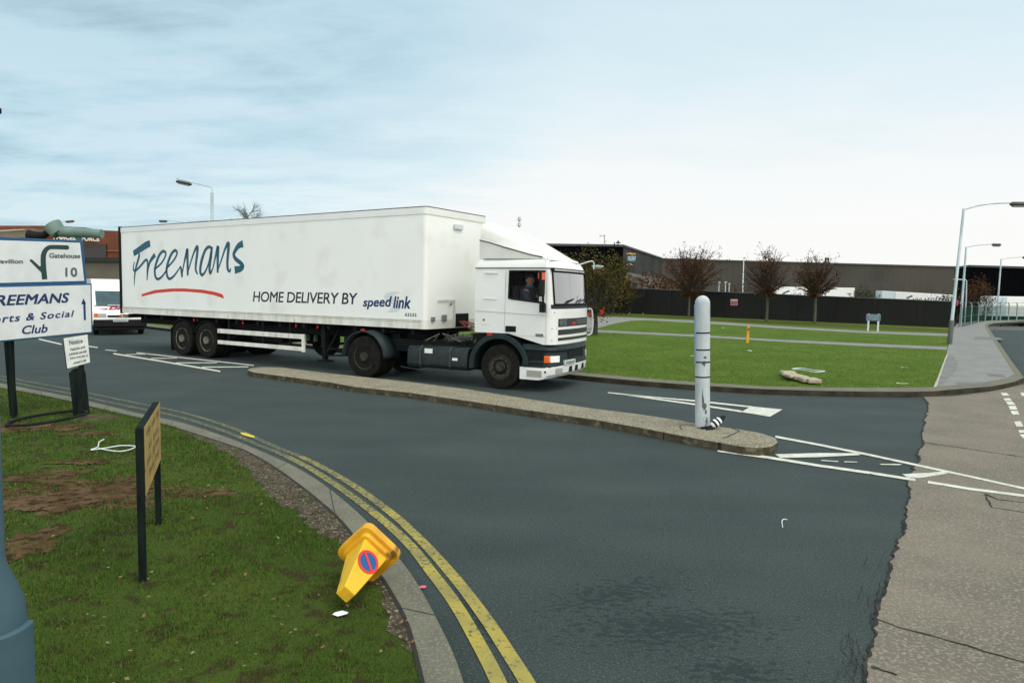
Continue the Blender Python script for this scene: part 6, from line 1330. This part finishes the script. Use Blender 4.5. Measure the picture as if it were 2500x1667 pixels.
leaf_b = mat('russet_leaves', (.1, .04, .01), .7, island=[(.040, .018, .007), (.070, .028, .009), (.10, .042, .012), (.045, .028, .010), (.16, .065, .014)], spec=.1)
leaf_d = mat('dark_shrub_leaves', (.03, .04, .01), .7, island=[(.014, .022, .006), (.03, .038, .008), (.05, .048, .010), (.075, .045, .014), (.022, .03, .01)])
# leafy tree left, in front of the shrubs
def leafy_tree(label, base, hgt, crown_c, crown_r, nleaf, size, leafm, trunk_r=.12, name='leafy_tree', group=None, squash=(1, 1, 1)):
    base = np.array(base, float); t = thing(name, label, 'tree', base, 0, group); cc = np.array(crown_c)-base; b = MB(); tips = []
    th = cc[2]-crown_r*squash[2]*.75; th = max(th, .5)
    b.tube([(0, 0, -.05), (.02, 0, th*.5), (0, 0, th)], [trunk_r*1.15, trunk_r*.9, trunk_r*.8], 10, cap=False)
    for k in range(10):
        a = 2*math.pi*k/10+rng.uniform(0, .4); el = rng.uniform(.1, 1.3); d = np.array([math.cos(a)*math.cos(el), math.sin(a)*math.cos(el), math.sin(el)])
        grow(b, (0, 0, th-.05), d, trunk_r*.45, crown_r*.75, 2, tips, .55, .15, 3)
    b.build('trunk', bark, t, smooth=True, fix=False)
    C = []
    lobes = [cc+rng.normal(size=3)*crown_r*np.array(squash)*.48 for _ in range(26)]
    while len(C) < nleaf:
        l = lobes[rng.integers(len(lobes))]; v = rng.normal(size=3); v /= np.linalg.norm(v); q = l+v*crown_r*.36*rng.uniform(.4, 1.05)
        e = (q-cc)/(crown_r*np.array(squash)); 
        if np.linalg.norm(e) < 1.12 and q[2] > .25: C.append(q)
    b = MB(); leaf_quads(b, C, size); b.build('crown', leafm, t, fix=False); return t
P = gp(1453, 818, LZ); c_ = atY(1428, 690, P[1])
leafy_tree('leafy green brown tree with dark trunk beside the lorry cab', P, 4., c_, 2.0, 5200, .12, leaf_g, .105, squash=(1.0, .9, .92))
for k, (xx, yy, r, n_l, lab) in enumerate(((1490, 688, 1.9, 2600, 'tall leafy shrub just right of the leafy tree'), (1524, 708, 1.55, 2000, 'rounded leafy shrub against the left end of the wall'), (1400, 690, 2.6, 2200, 'leafy shrub mostly hidden behind the lorry cab'))):
    Ys = 64.+k; c_ = atY(xx, yy, Ys); b0 = np.array([c_[0], Ys, LZ]); t = thing('shrub', lab, 'shrub', b0, 0, 'shrubs at the wall end'); cc = c_-b0
    b = MB(); tips = []
    for j in range(9): a = rng.uniform(0, 6.28); grow(b, (rng.normal()*.4, rng.normal()*.3, 0), (.4*math.cos(a), .4*math.sin(a), 1), .05, cc[2]*.8, 2, tips, .4, .2, 3)
    b.build('stems', twig, t, fix=False); C = []
    lobes = [np.array([rng.normal()*r*.45, rng.normal()*r*.3, rng.uniform(.6, 1)*cc[2]*1.45-.3]) for _ in range(24)]+[np.array([rng.normal()*r*.5, rng.normal()*r*.3, rng.uniform(.2, 1.)*cc[2]]) for _ in range(14)]
    for _ in range(n_l*2):
        l = lobes[rng.integers(len(lobes))]; v = rng.normal(size=3); v /= np.linalg.norm(v); q = l+v*r*.33*rng.uniform(.3, 1.05)
        if q[2] > .05: C.append(q)
    b = MB(); leaf_quads(b, C, .17); b.build('foliage', leaf_g, t, fix=False)
# three pollarded autumn trees
def autumn(label, base_px, top_y, left_x, right_x, fork_y, nl, seed):
    P = gp(*base_px, LZ); Yq = P[1]; s = Yq/1688.; fork = (base_px[1]-fork_y)*s; H_ = (base_px[1]-top_y)*s; hw = (right_x-left_x)/2*s
    t = thing('autumn_tree', label, 'tree', P, 0, 'russet trees in front of the wall'); b = MB(); tips = []
    b.tube([(0, 0, -.05), (.03, 0, fork*.5), (0, 0, fork), (0, 0, fork+.25)], [.115, .09, .095, .08], 10, cap=False); b.build('trunk', barkg, t, smooth=True, fix=False)
    b = MB(); tw = []; cz = (fork+H_)/2
    for k in range(95):
        a = rng.uniform(0, 2*math.pi); el = rng.uniform(-.38, 1.45); d = np.array([math.cos(a)*math.cos(el), math.sin(a)*math.cos(el), math.sin(el)])
        # reach of the ellipsoid crown from the fork in this direction
        R3 = np.array([hw, hw, (H_-fork)/2*1.05]); o = np.array([0, 0, fork-cz])/R3; dd = d/R3; A_ = dd @ dd; B_2 = o @ dd; C_ = o @ o-1.08
        L_ = (-B_2+math.sqrt(max(B_2*B_2-A_*C_, .01)))/A_*rng.uniform(.75, 1.06)
        p = np.array([0, 0, fork-.05+rng.uniform(0, .25)]); pts = [p]; d0 = d*.85+np.array([0, 0, .16]); 
        for i in range(6):
            e = d0*(1-i/5)+d*(i/5); e = e/np.linalg.norm(e)+rng.normal(size=3)*.06; pts.append(pts[-1]+e*L_/6)
        b.tube(pts, list(np.linspace(.05, .014, 7)), 4, cap=False); tw.extend(pts[3:])
        for j in range(7):
            q = pts[rng.integers(2, 6)]; e = d+rng.normal(size=3)*.45; e /= np.linalg.norm(e); l2 = L_*rng.uniform(.15, .4); m_ = q+e*l2*.5+rng.normal(size=3)*.03; en = q+e*l2
            b.tube([q, m_, en], [.016, .012, .006], 3, cap=False); tw.extend([m_, en])
    b.build('branches', twig, t, fix=False)
    tw = np.array(tw); wgt = .25+np.clip((tw[:, 2]-fork)/(H_-fork), 0, 1)*(1+.6*np.sin(tw[:, 0]*2.3+seed)); wgt = np.clip(wgt, .05, None); C = tw[rng.choice(len(tw), size=nl, p=wgt/wgt.sum())]+rng.normal(size=(nl, 3))*.10; b = MB(); leaf_quads(b, C, .115); b.build('crown', leaf_b, t, fix=False)
autumn('leftmost russet tree, the fullest, just left of the grey bollard', (1681, 775), 617, 1603, 1756, 720, 6500, 1)
autumn('middle russet tree with fan of bare branches above the yellow post', (1871, 786), 623, 1813, 1934, 722, 2300, 2)
autumn('rightmost russet tree with sparse leaves in front of the parked trailer', (1988, 791), 634, 1933, 2050, 722, 2300, 3)
# hedge and bushes beyond the wall
def bush(label, xx, yy, Yq, r, nl, m, size=.25, sq=(1, 1, 1)):
    c_ = atY(xx, yy, Yq); b0 = np.array([c_[0], Yq, GB]); t = thing('bush', label, 'bush', b0); b = MB(); tips = []
    for j in range(7): a = rng.uniform(0, 6.28); grow(b, (0, 0, 0), (.5*math.cos(a), .5*math.sin(a), 1.2), .06, (c_[2]-GB)*.8, 2, tips, .4, .2, 3)
    b.build('stems', twig, t, fix=False); C = []
    for _ in range(nl):
        v = rng.normal(size=3); v /= np.linalg.norm(v); q = c_-b0+v*r*np.array(sq)*rng.uniform(.1, 1)**.5*(1+.25*math.sin(v[0]*7+v[2]*9)); C.append(q)
    b = MB(); leaf_quads(b, C, size); b.build('foliage', m, t, fix=False)
bush('low brown bush behind the wall between black warehouse and leftmost russet tree', 1590, 700, 88., 3.6, 1500, leaf_b, .3, (1.3, .6, .5))
bush('dark bush behind the wall between the two white trailers', 2108, 724, 100., 1.7, 800, leaf_d, .25, (1.2, .7, .75))
bush('dark bush at the end of the wall under the lamp posts', 2322, 730, 70., .9, 420, leaf_d, .16, (1.3, .8, .7))
bush('brown leaved bush before the black right warehouse', 2388, 715, 84., 1.9, 1300, leaf_b, .2, (1., .7, 1.1))
bush('sparse brown bush above the wall near the short white headed posts', 1800, 712, 82., 1.8, 420, leaf_b, .16, (1.1, .7, .8))
# bare tree above the trailer
Yq = 75.; s = Yq/1688.; c_ = atY(608, 545, Yq); b0 = np.array([c_[0], Yq, 0]); t = thing('bare_tree', 'bare winter tree showing above the trailer roof', 'tree', b0); b = MB(); tips = []
hz_ = c_[2]; b.tube([(0, 0, 0), (.1, 0, hz_*.6), (-.1, 0, hz_*.93)], [.2, .15, .1], 8, cap=False); b.build('trunk', bark, t, fix=False)
b = MB()
for a, ln_ in ((-.9, 1.9), (-.35, 2.4), (.05, 2.5), (.5, 1.9), (-1.3, 1.7), (1.0, 1.8)):
    grow(b, (0, 0, hz_*.92), (math.sin(a), rng.normal()*.3, math.cos(a)), .07, ln_*.75, 3, tips, .42, .12, 4, .2, 4)
b.build('crown', mat('grey_twig', (.16, .16, .14), .9), t, fix=False)

# ------------------------------------------------------------------ grass blades and fallen leaves on the near verge
def blades(name, poly, excl, n, dmin, dmax, h0, h1, w, m, z, ang=(-1.25, .45), sparse=.05, jitter=.35):
    pts = []
    while sum(map(len, pts)) < n:
        k = 60000; a = rng.uniform(ang[0], ang[1], k); d = dmin*(dmax/dmin)**rng.uniform(0, 1, k); P = np.stack([d*np.sin(a), d*np.cos(a)], 1); ok = inside(poly, P)
        for e in excl:
            e, spz = e if isinstance(e, tuple) else (e, sparse)
            ins_ = inside(e, P); ok &= (~ins_) | (rng.random(k) < spz)
        pts.append(P[ok])
    P = np.concatenate(pts)[:n]; n = len(P); dd = np.linalg.norm(P, axis=1); sc = np.clip(dd/4., .7, 2.5)
    th = rng.uniform(0, 2*math.pi, n); cl_ = .75+.35*np.sin(P[:, 0]*5.1+1.3*np.sin(P[:, 1]*3.7))*np.sin(P[:, 1]*4.3+1.1*np.sin(P[:, 0]*2.9))+.5*(rng.random(n) > .985); h = rng.uniform(h0, h1, n)*np.sqrt(sc)*cl_; ww = w*sc; lx, ly = rng.normal(size=n)*jitter*h, rng.normal(size=n)*jitter*h
    V = np.zeros((n, 3, 3), np.float32); V[:, 0, 0] = P[:, 0]-np.cos(th)*ww; V[:, 0, 1] = P[:, 1]-np.sin(th)*ww; V[:, 1, 0] = P[:, 0]+np.cos(th)*ww; V[:, 1, 1] = P[:, 1]+np.sin(th)*ww
    V[:, 2, 0] = P[:, 0]+lx; V[:, 2, 1] = P[:, 1]+ly; V[:, :2, 2] = z-.005; V[:, 2, 2] = z+h
    me = bpy.data.meshes.new(name); me.vertices.add(3*n); me.vertices.foreach_set('co', V.reshape(-1)); me.loops.add(3*n); me.loops.foreach_set('vertex_index', np.arange(3*n, dtype=np.int32)); me.polygons.add(n); me.polygons.foreach_set('loop_start', np.arange(0, 3*n, 3, dtype=np.int32)); me.update(); me.validate()
    me.materials.append(m); o = bpy.data.objects.new(name, me); COL.objects.link(o); o['kind'] = 'stuff'; return o
gl_m = mat('grass_blades', (.05, .09, .01), .7, island=[(.024, .060, .006), (.042, .100, .010), (.064, .130, .014), (.032, .080, .008), (.095, .10, .022), (.054, .112, .012)], spec=.15)
g = blades('grass', verge_poly, [(gravel_poly, .12), (worn_zone, .62)]+soil_blobs, 230000, 1.7, 16., .014, .034, .0032, gl_m, VZ, sparse=.42); tag(g, 'short rough grass of the near verge', 'grass')
gl2 = mat('lawn_blades', (.07, .12, .012), .7, island=[(.058, .112, .011), (.086, .146, .016), (.112, .166, .023), (.07, .126, .014), (.12, .145, .035)], spec=.1)
pathA = px([(1462, 773), (1500, 774), (1540, 775.5), (1695, 782.5), (1900, 796), (2110, 808), (2320, 815), (2319, 821), (2110, 813), (1900, 801.5), (1695, 788), (1580, 782), (1540, 783), (1500, 790), (1456, 802), (1385, 806), (1300, 800), (1300, 770), (1400, 771)], LZ)
pathB = px([(1200, 795), (1456, 805.5), (1695, 817), (1900, 829), (2100, 838), (2313, 847), (2311, 854), (2100, 844.5), (1900, 834), (1695, 822), (1456, 811), (1200, 801)], LZ)
g = blades('lawn_grass', lawn_poly, [pathA, pathB], 110000, 15., 62., .010, .022, .0030, gl2, LZ, ang=(0., .62), sparse=0.); tag(g, 'mown grass of the far lawn', 'grass')
C = []
while len(C) < 230:
    a = rng.uniform(-.66, .1); d = 2.2*(9/2.2)**rng.random(); p = np.array([[d*math.sin(a), d*math.cos(a)]])
    if inside(verge_poly, p)[0]: C.append(np.array([p[0][0], p[0][1], VZ+.025+rng.random()*.02]))
b = MB()
for c in C:
    a = rng.uniform(0, 6.28); u = np.array([math.cos(a), math.sin(a), rng.normal()*.25]); v = np.array([-math.sin(a), math.cos(a), rng.normal()*.25]); s_ = rng.uniform(.007, .017)
    b.add([c-u*s_, c+v*s_*.6, c+u*s_, c-v*s_*.6], [(0, 1, 2, 3)])
o = b.build('fallen_leaves', mat('fallen_leaf', (.2, .1, .03), .7, island=[(.12, .06, .015), (.20, .12, .03), (.15, .05, .02), (.26, .20, .07), (.09, .045, .02), (.22, .22, .14)]), fix=False); tag(o, 'small fallen leaves scattered over the near grass', 'leaves', kind='stuff')
for k in range(3):
    c = gp(*((225, 1020), (245, 1015), (265, 1022))[k], VZ)
bb_ = gp(228, 1022, VZ); V = []; b = MB()
for i in range(6):
    for j in range(14):
        t_ = math.pi/2*i/5; p_ = 2*math.pi*j/14; r = .24*(1+.2*math.sin(3*p_)); V.append((bb_[0]+r*math.cos(t_)*math.cos(p_)*1.3, bb_[1]+r*math.cos(t_)*math.sin(p_), VZ-.01+.07*math.sin(t_)))
b.add(V, [(i*14+j, i*14+(j+1) % 14, (i+1)*14+(j+1) % 14, (i+1)*14+j) for i in range(5) for j in range(14)])
tag(b.build('turf_sod', mat('sod', (.05, .06, .012), .95, (.04, .025, .012), 9., bump=1.), smooth=True), 'loose sod of turf beside the leaning timber post', 'sod')

# ------------------------------------------------------------------ pieces that came out of one loop become parts of their own
def split_loose(names):
    for o in [q for q in bpy.data.objects if q.type == 'MESH' and q.name.split('.')[0] in names]:
        me = o.data; n = len(me.vertices); par = list(range(n))
        def find(x):
            while par[x] != x: par[x] = par[par[x]]; x = par[x]
            return x
        for e in me.edges:
            a, b_ = find(e.vertices[0]), find(e.vertices[1])
            if a != b_: par[a] = b_
        comp = {}
        for p in me.polygons: comp.setdefault(find(p.vertices[0]), []).append(p)
        if len(comp) < 2: continue
        parts = list(comp.values()); base = o.name.split('.')[0]
        for k, ps in enumerate(parts):
            ix = {}; F = []
            for p in ps: F.append([ix.setdefault(v, len(ix)) for v in p.vertices])
            m2 = bpy.data.meshes.new(base); m2.from_pydata([me.vertices[v].co[:] for v in ix], [], F)
            for mt in me.materials: m2.materials.append(mt)
            m2.polygons.foreach_set('material_index', [p.material_index for p in ps]); m2.polygons.foreach_set('use_smooth', [p.use_smooth for p in ps]); m2.update()
            if k == 0: first = m2
            else:
                c = o.copy(); c.data = m2; COL.objects.link(c)
        o.data = first
split_loose({'bulkhead_socket', 'fixing_screw', 'marker_light', 'side_reflector', 'tank_label', 'chassis_bracket', 'air_line', 'face_feature', 'eye', 'rear_mudguard', 'panel_crease', 'guard_bracket', 'wiper', 'step_recess', 'seat', 'scuff', 'bulkhead_rail', 'emblem_bar', 'underbody', 'eaves_trim', 'axle', 'plate_mark', 'trailer_landing_leg'})
